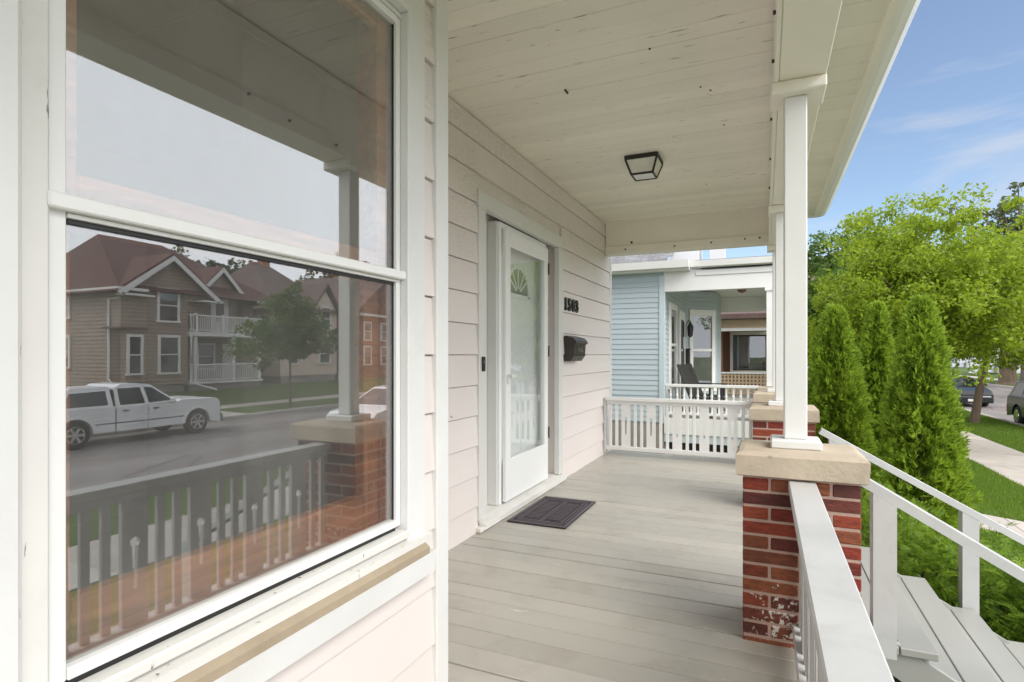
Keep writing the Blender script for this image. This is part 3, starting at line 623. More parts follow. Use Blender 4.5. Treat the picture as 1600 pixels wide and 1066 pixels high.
def tree(name, label, loc, trunk_h, trunk_r, blobs, n_cl, n_per, size, cl_r, mat, bark='bark', lean=(0,0), group=None, seed=1, limbs=9):
    rng = np.random.default_rng(seed); rd = random.Random(seed)
    t = thing(name, label, 'tree', loc, group); L = Vector(loc)
    cs = []; vol = np.array([b[3]*b[4]*b[5] for b in blobs]); vol = vol/vol.sum()
    for b, f in zip(blobs, vol):
        k = max(4, int(n_cl*f)); d = rng.normal(size=(k, 3)); d /= np.linalg.norm(d, axis=1)[:, None]
        rr = rng.random(k)**.38; jit = 1+.18*rng.normal(size=k)
        cs.append(np.array(b[:3])+d*rr[:, None]*jit[:, None]*np.array(b[3:6]))
    cs = np.concatenate(cs) + np.array(L); rad = cl_r*(.55+.9*rng.random(len(cs)))
    V, F_ = foliage(cs, rad, n_per, size, rng=rng); link('crown', np_mesh('crown', V, F_, mat), t)
    mb = MB(); top = L + Vector((lean[0], lean[1], trunk_h)); mid = L.lerp(top, .5) + Vector((rd.uniform(-.05, .05), rd.uniform(-.05, .05), 0))
    mb.tube([L-Vector((0,0,.15)), L+Vector((0,0,.12)), mid, top], [trunk_r*1.45, trunk_r*1.1, trunk_r*.92, trunk_r*.75], 10)
    idx = rng.choice(len(cs), min(limbs, len(cs)), replace=False)
    for i in idx:
        e = Vector(cs[i]); m = top.lerp(e, .5) + Vector((rd.uniform(-.2, .2), rd.uniform(-.2, .2), .12*(e-top).length)); r0 = trunk_r*rd.uniform(.3, .6)
        mb.tube([top-Vector((0,0,.08)), m, e], [r0, r0*.6, r0*.15], 6)
        for _ in range(2):
            e2 = m + Vector((rd.uniform(-1, 1), rd.uniform(-1, 1), rd.uniform(.1, .9)))*(e-m).length*.8; mb.tube([m, m.lerp(e2, .5)+Vector((0,0,.05)), e2], [r0*.45, r0*.3, r0*.08], 5)
    mb.build('trunk', bark, t); return t
def sprays(pos, dirs, ups, size, kind, rng):
    """fan shaped sprays: a set of narrow leaflets for every position. returns verts, faces (triangles)"""
    n = len(pos); side = np.cross(dirs, ups); side /= np.linalg.norm(side, axis=1)[:, None]+1e-9
    nrm = np.cross(side, dirs); Vs = []
    for (o, ang, ln, wd, curl) in kind:
        a = ang + rng.normal(size=n)*.12; d = dirs*np.cos(a)[:, None] + side*np.sin(a)[:, None] + nrm*(curl+rng.normal(size=n)*.12)[:, None]
        s_ = np.cross(d, nrm); s_ /= np.linalg.norm(s_, axis=1)[:, None]+1e-9
        base = pos + dirs*(o*size)[:, None]; tip = base + d*(ln*size)[:, None]; w = (wd*size)[:, None]
        midp = base*.55+tip*.45
        Vs.append(np.stack([base, midp+s_*w, tip, midp-s_*w], 1))
    V = np.stack(Vs, 1).reshape(-1, 3); return V, np.arange(len(V)).reshape(-1, 4)
FAN = [(0, 0, 1.0, .09, 0), (.12, .55, .7, .08, .05), (.12, -.55, .7, .08, .05), (.3, .45, .6, .07, .0), (.3, -.45, .6, .07, .0), (.5, .4, .42, .06, .05), (.5, -.4, .42, .06, .05)]
def arborvitae(label, loc, h, r, n, seed, lean=0):
    rng = np.random.default_rng(seed); t = thing('arborvitae_tree', label, 'tree', loc, 'columnar evergreens beside the steps')
    z = rng.random(n)**.85; prof = np.minimum(1, .8+z*1.2)*np.clip((1-z)/.75, 0, 1)**.65
    th = rng.random(n)*2*math.pi; lump = 1+.16*np.sin(th*6+z*7+seed)*np.sin(z*23+th*2)+.09*np.sin(th*11-z*5)+.12*rng.normal(size=n)
    depth = rng.random(n)**.5*.5+.5; rr = r*prof*lump*depth
    pos = np.stack([loc[0]+rr*np.cos(th)+lean*z, loc[1]+rr*np.sin(th), loc[2]+.05+z*h], 1)
    out = np.stack([np.cos(th), np.sin(th), .9+.8*z+.3*rng.normal(size=n)], 1)+rng.normal(size=(n, 3))*.28; out /= np.linalg.norm(out, axis=1)[:, None]
    ups = np.stack([-np.sin(th), np.cos(th), 0*th], 1)+rng.normal(size=(n, 3))*.7; ups -= (ups*out).sum(1)[:, None]*out; ups /= np.linalg.norm(ups, axis=1)[:, None]
    V, F_ = sprays(pos, out, ups, (.075+.075*rng.random(n)), FAN, rng); link('foliage', np_mesh('foliage', V, F_, 'arborvitae_leaf'), t)
    mb = MB().tube([loc, (loc[0], loc[1], loc[2]+h*.9)], [.05, .01], 8)
    for k in range(60):
        z_ = random.uniform(.1, .85); a_ = random.uniform(0, 6.28); R_ = r*.8*min(1, (1-z_)*1.7); mb.tube([(loc[0], loc[1], loc[2]+z_*h), (loc[0]+R_*math.cos(a_), loc[1]+R_*math.sin(a_), loc[2]+z_*h+R_*.9)], [.012, .004], 4)
    mb.build('trunk', 'bark', t)
arborvitae('tall evergreen nearest the steps, rightmost of the three columnar evergreens', (1.50, 7.2, -.93), 2.60, .335, 10500, 3)
arborvitae('slim evergreen standing between two wider columnar evergreens', (1.34, 8.7, -.93), 2.68, .26, 7000, 4)
arborvitae('wide evergreen right behind the white porch column, leftmost of the three', (.80, 8.1, -.93), 2.60, .37, 9500, 5)
NEED = [(0, 0, .8, .05, 0)] + [(.08+.1*k, s*1.0, .34-.018*k, .035, .10) for k in range(7) for s in (1, -1)]
def yew(label, loc, rx, ry, h, n, seed):
    rng = np.random.default_rng(seed); t = thing('yew_shrub', label, 'shrub', loc, 'low green shrubs beside the steps')
    d = rng.normal(size=(n, 3)); d[:, 2] = np.abs(d[:, 2]); d /= np.linalg.norm(d, axis=1)[:, None]
    lump = 1+.16*np.sin(d[:, 0]*7+seed)+.14*np.sin(d[:, 1]*9)+.06*rng.normal(size=n); dep = rng.random(n)**.35
    pos = np.array(loc)+d*np.array([rx, ry, h])*(lump*dep)[:, None]; out = d*np.array([1, 1, .5])+rng.normal(size=(n, 3))*.45; out /= np.linalg.norm(out, axis=1)[:, None]
    ups = np.array([0, 0, 1.])+rng.normal(size=(n, 3))*.4; ups = ups-(ups*out).sum(1)[:, None]*out; ups /= np.linalg.norm(ups, axis=1)[:, None]
    V, F_ = sprays(pos, out, ups, (.09+.05*rng.random(n)), NEED, rng); link('foliage', np_mesh('foliage', V, F_, 'yew_leaf'), t)
    mb = MB()
    for k in range(26):
        a_ = random.uniform(0, 6.28); f = random.uniform(.4, .85); mb.tube([(loc[0], loc[1], loc[2]), (loc[0]+rx*f*math.cos(a_)*.5, loc[1]+ry*f*math.sin(a_)*.5, loc[2]+h*f*.6), (loc[0]+rx*f*math.cos(a_), loc[1]+ry*f*math.sin(a_), loc[2]+h*f*.7)], [.014, .009, .004], 5)
    mb.build('stem', 'bark', t)
yew('spreading green shrub between the far handrail and the evergreens', (1.10, 5.55, -.85), .62, .70, .78, 3600, 21)
yew('low green shrub right of the far handrail post at the picture edge', (1.95, 5.15, -.88), .55, .55, .55, 2800, 22)
yew('small green shrub under the evergreens behind the handrail', (.72, 6.6, -.85), .40, .55, .75, 1500, 23)
# weeds by the near end of the steps
rng = np.random.default_rng(5); n = 90; pos = np.stack([rng.normal(.80, .05, n), rng.normal(3.0, .05, n), np.full(n, -.75)+rng.random(n)*.32], 1); out = rng.normal(size=(n, 3))*.6+np.array([0, 0, 1]); out /= np.linalg.norm(out, axis=1)[:, None]; ups = np.cross(out, rng.normal(size=(n, 3))); ups /= np.linalg.norm(ups, axis=1)[:, None]
V, F_ = sprays(pos, out, ups, .07+.03*rng.random(n), FAN, rng); o = link('weed', np_mesh('weed', V, F_, 'yew_leaf')); tag(o, 'small green weed growing beside the near end of the steps', 'plant')
# lawn blades where the lawn is near enough to show
def blades(name, regions, seed):
    rng = np.random.default_rng(seed); P = []
    for (x0, x1, y0, y1, n) in regions:
        x = x0+(x1-x0)*rng.random(n); y = y0+(y1-y0)*rng.random(n); P.append(np.stack([x, y, np.interp(x, XS, [gz(q) for q in XS])], 1))
    P = np.concatenate(P); n = len(P); a = rng.random(n)*6.28; h = .035+.05*rng.random(n); w = .006+.004*rng.random(n)
    d = np.stack([np.cos(a), np.sin(a), 0*a], 1); ln = rng.normal(size=(n, 3))*.35; ln[:, 2] = 1
    V = np.stack([P-d*w[:, None], P+d*w[:, None], P+ln*h[:, None]], 1).reshape(-1, 3)
    o = link(name, np_mesh(name, V, np.arange(len(V)).reshape(-1, 3), 'grass_blade')); o['kind'] = 'stuff'; o['label'] = 'short green lawn grass along the sidewalk'; o['category'] = 'grass'
blades('grass', [(1.7, 4.38, 5.8, 9.0, 26000), (1.9, 4.38, 10, 16, 30000), (2.2, 4.38, 16, 24, 16000), (5.92, 8.2, 12, 22, 26000), (5.92, 8.2, 22, 34, 20000)], 9)
# trees on our side
tree('street_tree', 'leaning slim trunk street tree with bright yellow green crown on the grass strip', (6.95, 25.6, -1.30), 2.55, .13, [(-.2, .3, 4.4, 3.4, 3.2, 1.9), (1.6, -.8, 3.2, 2.4, 2.4, 1.2), (-2.4, .5, 3.4, 1.8, 2.2, 1.0), (.3, 0, 5.6, 2.2, 2.2, 1.5)], 480, 90, .13, .48, 'leaf_bright', lean=(.35, -.1), seed=31, group='street trees', limbs=16)
tree('yard_tree', 'broad bright green tree filling the view behind the columnar evergreens', (3.3, 17.8, -1.15), 2.3, .16, [(.2, 0, 3.6, 2.6, 2.6, 1.6), (-.8, -.2, 2.6, 1.9, 2.0, 1.3), (1.5, .2, 3.4, 2.4, 2.0, 1.4), (.3, 0, 5.1, 2.2, 1.8, 1.2)], 620, 115, .10, .38, 'leaf_bright', seed=32, group='street trees', limbs=18)
tree('background_tree', 'tall dark green tree rising above the bright yard tree', (3.2, 30, -1.2), 4, .25, [(.5, 0, 5.8, 3.4, 3, 2.2), (1.5, 0, 7.2, 1.5, 1.4, 1.5), (-.6, 0, 6.6, 1.2, 1.2, 1.5), (.4, 0, 7.8, .8, .8, 1.2)], 230, 80, .17, .5, 'leaf_mid', 'bark_gray', seed=33, group='trees along the street', limbs=14)
tree('background_tree', 'airy gray green tree against the sky at the right picture edge', (14.5, 44, -1.2), 5, .3, [(-1, 0, 9.5, 3.5, 3, 3.0), (1.8, 0, 10.2, 3.0, 3, 3.2), (3.5, 0, 7.5, 3, 3, 3)], 170, 36, .30, .62, 'leaf_gray', 'bark_gray', seed=34, group='trees along the street', limbs=26)
tree('background_tree', 'large shady tree across the street with a thick dark trunk', (18.5, 60, -1.2), 3.6, .55, [(0, 0, 6.5, 5, 5, 3.0), (-3, 0, 5.2, 3, 3, 1.6), (4, 0, 6, 4, 4, 2.4)], 240, 50, .34, .9, 'leaf_mid', 'bark', seed=35, group='trees along the street', limbs=14)
tree('background_tree', 'shady tree far down the street behind the parked black car', (15.2, 66, -1.2), 3.4, .5, [(0, 0, 6.2, 4.5, 4, 3.0), (-3, 0, 5.4, 3.6, 3, 2)], 200, 50, .36, .9, 'leaf_dark', 'bark', seed=36, group='trees along the street', limbs=12)
tree('background_tree', 'dark leafy tree low behind the white porch column', (2.2, 27, -1.0), 2.2, .2, [(0, 0, 3.6, 2.2, 2.2, 1.9), (.6, 0, 5.2, 1.2, 1.2, .9)], 140, 55, .2, .5, 'leaf_mid', seed=37, group='trees along the street', limbs=8)
tree('background_tree', 'dark tree far beyond the sidewalk behind the street tree', (6.0, 52, -1.2), 3.2, .3, [(0, 0, 5, 5, 4, 3.0), (4.5, 0, 4.6, 3.5, 3, 2.4)], 200, 45, .34, .9, 'leaf_dark', 'bark', seed=38, group='trees along the street', limbs=10)
# ---------------------------------------------------------------- neighbour houses down the street
nb = thing('blue_house', 'light blue clapboard house with white trimmed porch next door', 'house', (-4, 15, -.8))
NY, NX = 11.3, -1.8
w = B(-9, NX, NY+.02, NY+.2, -.15, 3.0).build('side_wall', 'blue_siding', nb)
B(-9, NX+.005, NY+.0, NY+.2, -.8, -.16).build('foundation', 'foundation_block', nb)
for k in range(28):
    z = -.12+.102*k
    if z > 2.72: break
    MB().prism([(NY+.02, z), (NY+.002, z), (NY+.014, z+.108), (NY+.02, z+.108)], 0, -5.6, NX-.09).build('siding_board', 'blue_siding', w)
B(NX-.088, NX+.02, NY-.012, NY+.10, -.15, 2.74, .004).build('corner_board', 'blue_trim', nb)
fw = MB().box(NX-.2, NX, NY+.201, 14.55, -.15, 2.9).build('front_wall', 'blue_siding', nb)
for k in range(28):
    z = -.12+.102*k
    if z > 2.6: break
    MB().prism([(NX, z), (NX+.018, z), (NX+.006, z+.108), (NX, z+.108)], 1, NY+.11, 14.5).build('siding_board', 'blue_siding', fw)
def opening(parent, kind, x, y0, y1, z0, z1, fr='neighbor_white', pane='far_glass'):
    f = MB().box(x, x+.05, y0, y0+.09, z0, z1).box(x, x+.05, y1-.09, y1, z0, z1).box(x, x+.048, y0+.09, y1-.09, z1-.12, z1).box(x, x+.055, y0-.02, y1+.02, z0-.05, z0-.001).box(x+.005, x+.045, y0+.09, y1-.09, (z0+z1)/2-.025, (z0+z1)/2+.025).build(kind, fr, parent)
    B(x+.012, x+.018, y0+.091, y1-.091, z0, (z0+z1)/2-.026).build('pane', pane, f); B(x+.012, x+.018, y0+.091, y1-.091, (z0+z1)/2+.026, z1-.121).build('pane', pane, f)
    B(x+.003, x+.008, y0+.09, y1-.09, z0, z1-.12).build('curtain', 'room_gray', f); return f
opening(nb, 'window', NX+.02, 11.75, 12.75, .55, 2.25)
d = B(NX+.02, NX+.05, 13.2, 14.2, -.05, 2.2).build('door', 'neighbor_white', nb); B(NX+.0505, NX+.056, 13.42, 13.98, .9, 2.0).build('pane', 'far_glass', d); B(NX+.051, NX+.056, 13.40, 14.0, .1, .8).build('panel', 'dark_metal', d)
# bay: angled face turned to the camera, then a face parallel to the street
by0, bx1 = 14.6, -1.12; by1 = by0+(bx1-NX)
bay = MB().prism([(NX-.1, by0), (NX, by0), (bx1, by1), (bx1, by1+1.6), (NX-.1, by1+1.6)], 2, -.15, 2.78).build('bay', 'blue_siding', nb)
def angled_box(mb, s0, s1, d0, d1, z0, z1):
    u = Vector((1, 1, 0)).normalized(); n_ = Vector((1, -1, 0)).normalized(); o = Vector((NX, by0, 0)); vs = []
    for s in (s0, s1):
        for q in (d0, d1):
            for z in (z0, z1): vs.append(tuple(o+u*s+n_*q+Vector((0,0,z))))
    return mb.add(vs, [(0,1,3,2), (4,6,7,5), (0,4,5,1), (2,3,7,6), (0,2,6,4), (1,5,7,3)])
for k in range(28):
    z = -.12+.102*k
    if z < 2.65:
        mb = MB(); angled_box(mb, .0, .95, .001, .012, z, z+.09); mb.build('siding_board', 'blue_siding', bay)
f = MB()
for q in ((.10, .20, .013, .05, .35, 2.32), (.78, .88, .013, .05, .35, 2.32), (.2, .78, .013, .048, 2.17, 2.32), (.06, .92, .013, .06, .28, .349), (.2, .78, .013, .045, 1.28, 1.34)): angled_box(f, *q)
f = f.build('window', 'neighbor_white', bay)
for q in ((.2, .78, .018, .024, .35, 1.28), (.2, .78, .018, .024, 1.34, 2.17)): mb = MB(); angled_box(mb, *q); mb.build('pane', 'far_glass', f)
mb = MB(); angled_box(mb, .2, .78, .0135, .016, .35, 2.17); mb.build('curtain', 'room_gray', f)
# porch of the blue house
pd = MB().box(NX, .30, NY+.05, 17.2, -.16, -.03).build('porch_floor', 'floor_paint', nb)
B(NX+.01, .34, NY-.02, NY+.045, -.34, -.035).build('deck_fascia', 'neighbor_white', nb); B(NX+.01, .30, NY+.0, NY+.03, -.50, -.341).build('skirt_board', 'blue_trim', nb)
pe = B(NX+.0, .26, NY-.01, NY+.15, 2.42, 2.80, .004).build('end_beam', 'neighbor_white', nb)
B(NX+.6, .28, NY-.03, NY-.011, 2.70, 2.80, .004).build('frieze', 'neighbor_white', nb)
B(.02, .26, NY+.151, 17.2, 2.42, 2.80).build('front_beam', 'neighbor_white', nb); B(NX, .019, 17.0, 17.2, 2.40, 2.80).build('far_beam', 'neighbor_white', nb)
B(NX, .26, NY+.151, 17.2, 2.805, 2.84).build('porch_ceiling', 'neighbor_white', nb)
MB().prism([(NY-.32, 2.98), (NY-.30, 2.84), (NY-.22, 2.84), (NY-.20, 2.80), (NY, 2.80), (NY, 2.98)], 0, -9, -1.30).build('eave', 'neighbor_white', nb)
MB().prism([(NY-.14, 2.97), (NY-.12, 2.86), (NY-.02, 2.84), (NY-.02, 2.97)], 0, -1.29, .45).build('gutter', 'neighbor_white', nb)
MB().prism([(NY-.30, 2.985), (NY+3.2, 5.3), (NY+3.2, 5.2), (NY+.0, 2.97)], 0, -9, -1.75).build('roof', 'shingle_gray', nb)
for r_ in range(4):
    for k in range(9):
        y = NY-.28+.14*r_; z = 2.99+.093*r_; x = -3.4+.19*k+.09*(r_ % 2)
        MB().prism([(y, z+.012), (y+.17, z+.125), (y+.17, z+.11), (y, z-.004)], 0, x, x+.184).build('shingle', 'shingle_gray', nb)
B(-1.74, -1.2, NY+.4, NY+1.2, 2.99, 4.6).build('upper_wall', 'house_far_white', nb); MB().box(-1.0, -.72, NY+.6, NY+.9, 2.99, 3.55).box(-1.02, -.70, NY+.58, NY+.92, 3.55, 3.6).build('upper_post', 'house_far_white', nb)
MB().prism([(NY-.14, 2.975), (.6+NY, 3.06), (17.4, 3.06), (17.4, 2.975)], 0, -1.2, .45).build('porch_roof', 'shingle_gray', nb)
t = thing('neighbor_column', 'square white porch column of the blue house', 'column', (.12, NY+.1, -.03))
MB().box(.03, .21, NY+.0, NY+.14, .62, 2.36).build('shaft', 'neighbor_white', t); B(-.0, .24, NY-.02, NY+.16, 2.361, 2.419).build('capital', 'neighbor_white', t)
t = thing('neighbor_pier', 'tan porch pier under the white column of the blue house', 'pier', (.12, NY+.1, -.8))
B(-.12, .36, NY-.12, NY+.30, .50, .61, .01).build('capstone', 'capstone', t); B(-.09, .33, NY-.09, NY+.27, -.8, .499).build('shaft', 'brown_brick', t)
t = thing('neighbor_railing', 'white turned baluster railing across the porch of the blue house', 'railing', (-.9, NY+.06, -.03))
B(NX+.03, -.10, NY+.02, NY+.10, .57, .625, .005).build('top_rail', 'neighbor_white', t); B(NX+.03, -.10, NY+.03, NY+.09, .03, .08, .005).build('bottom_rail', 'neighbor_white', t)
bm_ = MB().lathe([(.02, .08), (.02, .16), (.032, .2), (.036, .27), (.018, .36), (.026, .4), (.018, .44), (.02, .57)], (0,0,0), 2, 8).mesh('baluster', 'neighbor_white')
for k in range(13): link('baluster', bm_, t, (NX+.12+.127*k, NY+.06, 0))
t = thing('lattice_skirt', 'white diagonal lattice skirt under the porch of the blue house', 'lattice', (-.9, NY, -.8))
mb = MB(); lx0, lx1, lz0, lz1 = NX+.02, .32, -.93, -.66
k = lx0-.3
while k < lx1:
    for s, yy in ((1, NY-.006), (-1, NY-.0)):
        a, b = (k, lz0 if s > 0 else lz1), (k+.27, lz1 if s > 0 else lz0); t0 = max(0, (lx0-a[0])/.27); t1 = min(1, (lx1-a[0])/.27)
        if t1 > t0: mb.slab((a[0]+.27*t0, yy, a[1]+(b[1]-a[1])*t0), (a[0]+.27*t1, yy, a[1]+(b[1]-a[1])*t1), .006, .035, (0, 1, 0) if False else (0,0,1))
    k += .115
o = mb.build('lattice_slats', 'lattice_white', t); o['kind'] = 'stuff'
MB().box(lx0, lx1, NY-.015, NY+.01, lz1, lz1+.012).box(lx0, lx1, NY-.02, NY+.012, lz0-.03, lz0+.03).build('lattice_frame', 'lattice_white', t)
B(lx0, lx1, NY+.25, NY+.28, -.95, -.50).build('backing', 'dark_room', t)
t = thing('porch_lantern', 'black wall lantern beside the door of the blue house', 'light', (NX+.1, 14.42, 1.75))
MB().lathe([(.02, .02), (.06, .06), (.075, .28), (.03, .36), (.01, .42)], (NX+.14, 14.4, 1.6), 2, 8).build('lamp', 'dark_metal', t); MB().box(NX+.02, NX+.04, 14.34, 14.46, 1.62, 1.92).tube([(NX+.03, 14.4, 1.9), (NX+.1, 14.4, 2.05), (NX+.14, 14.4, 2.0)], .012, 6).build('bracket', 'dark_metal', t)
t = thing('neighbor_mailbox', 'small black mailbox on the porch wall of the blue house', 'mailbox', (NX+.05, 14.46, 1.0))
B(NX+.021, NX+.13, 14.33, 14.5, .95, 1.32, .01).build('box', 'dark_metal', t); B(NX+.02, NX+.15, 14.32, 14.51, 1.321, 1.345, .005).build('lid', 'dark_metal', t)
t = thing('porch_ceiling_lamp', 'small brown ceiling lamp under the porch roof of the blue house', 'light', (-.5, 14.6, 2.8)); MB().lathe([(.15, 0), (.15, -.02)], (-.5, 14.6, 2.803), 2, 12).build('plate', 'tan_paint', t); MB().lathe([(.11, -.021), (.09, -.10), (.03, -.13)], (-.5, 14.6, 2.803), 2, 12).build('shade', 'brown_brick', t)
def chair(label, loc, rz):
    t = thing('porch_chair', label, 'chair', loc, 'dark slat back chairs', True, rz)
    for k in range(5): MB().prism([(0, .36), (-.26, 1.02), (-.235, 1.03), (.025, .36)], 1, -.27+.11*k, -.175+.11*k).build('back_slat', 'chair_resin', t)
    for k in range(5): B(.02+.10*k, .11+.10*k, -.27, .27, .36-.012*k, .38-.012*k).build('seat_slat', 'chair_resin', t)
    for s in (-1, 1):
        B(-.12, .50, s*.31-.05, s*.31+.05, .58, .60, .005).build('arm', 'chair_resin', t)
        B(.40, .48, s*.30-.02, s*.30+.02, 0, .579).build('leg', 'chair_resin', t); MB().prism([(-.30, 0), (-.22, 0), (.10, .36), (.02, .36)], 1, s*.29-.015, s*.29+.015).build('leg', 'chair_resin', t)
chair('dark slat back chair nearest the railing on the blue porch', (-1.32, 12.0, -.03), math.radians(-12)); chair('dark slat back chair behind another on the blue porch', (-1.28, 12.85, -.03), math.radians(-5))
# brown brick house beyond
bh = thing('brick_house', 'brown brick house with tan porch beam beyond the blue house', 'house', (-3, 23, -.8))
B(-9, .1, 22.0, 22.2, -.8, 3.0).build('wall', 'brown_brick', bh); B(-9, -1.9, 19.0, 21.99, -.8, 3.3).build('side_wall', 'brown_brick', bh)
B(-1.9, .4, 19.0, 19.2, 2.02, 2.28).build('porch_beam', 'tan_paint', bh); B(-1.9, .4, 18.96, 18.999, 1.93, 2.02).build('beam_trim', 'neighbor_white', bh); B(-1.9, .4, 19.2, 21.99, 2.30, 2.4).build('porch_ceiling', 'neighbor_white', bh)
B(-1.9, .4, 19.0, 21.9, -.3, -.1).build('porch_floor', 'concrete', bh); B(-1.6, -1.25, 19.3, 19.6, -.1, 2.0).build('pilaster', 'brown_brick', bh)
f = MB().box(-1.15, .05, 21.93, 21.98, 1.90, 2.02).box(-1.15, -1.05, 21.93, 21.98, .62, 1.90).box(-1.15, .05, 21.91, 21.98, .55, .62).build('window', 'neighbor_white', bh); B(-1.05, .05, 21.95, 21.97, .62, 1.90).build('pane', 'far_glass', f); B(-1.05, .05, 21.985, 21.992, .62, 1.90).build('curtain', 'dark_room', f)
MB().prism([(18.7, 2.45), (26, 4.3), (26, 4.1), (18.7, 2.3)], 0, -9, .7).build('roof', 'shingle_brown', bh); B(.15, .4, 19.0, 19.3, .6, 1.93).build('porch_post', 'neighbor_white', bh)
t = thing('lattice_railing', 'tan square lattice railing on the porch of the brick house', 'railing', (-.8, 19, -.1))
mb = MB()
for k in range(17): mb.box(-1.6+.105*k, -1.55+.105*k, 19.02, 19.03, -.05, .6)
for k in range(6): mb.box(-1.6, .1, 19.031, 19.04, -.03+.11*k, .02+.11*k)
o = mb.build('lattice_slats', 'tan_paint', t); o['kind'] = 'stuff'; B(-1.62, .12, 19.0, 19.06, .601, .65).build('top_rail', 'neighbor_white', t)

# ---------------------------------------------------------------- vehicles (local frame: x to the front, z up)
def vehicle(name, label, cat, loc, rz, paintm, L0, L1, width, zb, top, wheels, R, cabin, hw, winds, ws=True, lamps=True, bed=None, bumper='bumper_gray', group=None, plate=False):
    t = thing(name, label, cat, loc, group, True, rz)
    def arch(cx): return [(cx+(R+.07)*math.cos(a), max(zb, R+(R+.07)*math.sin(a))) for a in [math.pi*k/10 for k in range(11)]]
    out = [(L0, zb)] + top + [(L1, zb)]
    for cx in sorted(wheels, reverse=True): out += arch(cx)
    mx, mz = (L0+L1)/2, (zb+top[len(top)//2][1])/2; W2 = width/2
    def ring(y, k): return [(mx+(a-mx)*(1-.012*k), y, b-(b-mz)*.035*k if b > mz else b) for a, b in out]
    MB().loft([ring(-W2, 1), ring(-W2+.05, .25), ring(-W2+.16, 0), ring(W2-.16, 0), ring(W2-.05, .25), ring(W2, 1)]).build('body', paintm, t)
    zbelt, zroof = min(p[1] for p in cabin), max(p[1] for p in cabin)
    def hy(z): return hw[0]+(hw[1]-hw[0])*(z-zbelt)/(zroof-zbelt)
    mb = MB(); n = len(cabin); mb.add([(a, -hy(b), b) for a, b in cabin]+[(a, hy(b), b) for a, b in cabin], [tuple(range(n)), tuple(range(2*n-1, n-1, -1))]+[(i, (i+1) % n, n+(i+1) % n, n+i) for i in range(n)])
    cab = mb.build('cabin', paintm, t)
    for poly in winds:
        for s in (-1, 1):
            mb = MB(); m = len(poly); mb.add([(a, s*(hy(b)-.01), b) for a, b in poly]+[(a, s*(hy(b)+.008), b) for a, b in poly], [tuple(range(m)), tuple(range(2*m-1, m-1, -1))]+[(i, (i+1) % m, m+(i+1) % m, m+i) for i in range(m)]); mb.build('side_window', 'car_glass', cab)
    def screen(p, q, nm):      # p belt point, q roof point
        a, b = .08, .9; P0 = (p[0]+(q[0]-p[0])*a, p[1]+(q[1]-p[1])*a); P1 = (p[0]+(q[0]-p[0])*b, p[1]+(q[1]-p[1])*b); dx, dz = q[0]-p[0], q[1]-p[1]; ln = math.hypot(dx, dz); nx, nz = dz/ln, -dx/ln
        if nx*(p[0]-mx) < 0: nx, nz = -nx, -nz
        vs = []
        for o_ in (-.01, .01):
            for P in (P0, P1):
                for s in (-1, 1): vs.append((P[0]+nx*o_, s*(hy(P[1])-.07), P[1]+nz*o_))
        MB().add(vs, [(0,1,3,2), (4,6,7,5), (0,4,5,1), (2,3,7,6), (0,2,6,4), (1,5,7,3)]).build(nm, 'car_glass', cab)
    screen(cabin[-1], cabin[-2], 'windshield'); screen(cabin[0], cabin[1], 'rear_window')
    for cx in wheels:
        for s in (-1, 1):
            wc = (cx, s*(W2-.13), R); wl = MB().lathe([(R*.62, -.1), (R*.9, -.11), (R, -.08), (R, .08), (R*.9, .11), (R*.62, .1)], wc, 1, 24).build('wheel', 'rubber', t, True)
            yo = s*(W2-.025); rim = MB().lathe([(R*.63, -.02), (R*.63, .02), (R*.55, .025), (R*.52, -.0), (R*.50, -.03)], (cx, yo, R), 1, 24)
            for k in range(6):
                a = math.pi*k/3; rim.slab((cx+.03*math.cos(a), yo+.012, R+.03*math.sin(a)), (cx+R*.56*math.cos(a), yo+.012, R+R*.56*math.sin(a)), R*.20, .024, (0,1,0))
            rim.lathe([(R*.16, -.02), (R*.13, .03)], (cx, yo, R), 1, 12); rim.build('rim', 'chrome', wl)
            MB().lathe([(R*.60, -.005), (R*.60, .005)], (cx, s*(W2-.07), R), 1, 20).build('brake_disc', 'dark_metal', wl)
    zf = top[-1][1]
    MB().box(L1-.08, L1+.10, -W2+.02, W2-.02, zb+.0, zb+.30, .04).build('front_bumper', bumper, t); MB().box(L0-.08, L0+.06, -W2+.04, W2-.04, zb+.0, zb+.24, .04).build('rear_bumper', bumper, t)
    for s in (-1, 1):
        ya, yb = sorted((s*(W2-.10), s*(W2-.48))); B(L1-.04, L1+.015, ya, yb, zf-.20, zf-.05, .02).build('headlight', 'head_lamp', t)
        ya, yb = sorted((s*(W2+.004), s*(W2-.22))); B(L0-.02, L0+.10, ya, yb, top[0][1]-.42, top[0][1]-.10, .02).build('taillight', 'tail_red', t)
        xm = cabin[-1][0]-.25; ya, yb = sorted((s*(hy(zbelt)+.02), s*(hy(zbelt)+.20))); B(xm-.06, xm+.05, ya, yb, zbelt+.04, zbelt+.20, .03).build('mirror', paintm, t)
    B(L1-.03, L1+.012, -W2+.55, W2-.55, zf-.22, zf-.06, .01).build('grille', 'bumper_gray', t)
    if plate: B(L1+.101, L1+.108, -.16, .16, zb+.07, zb+.19, .005).build('plate', 'plate_white', t)
    return t
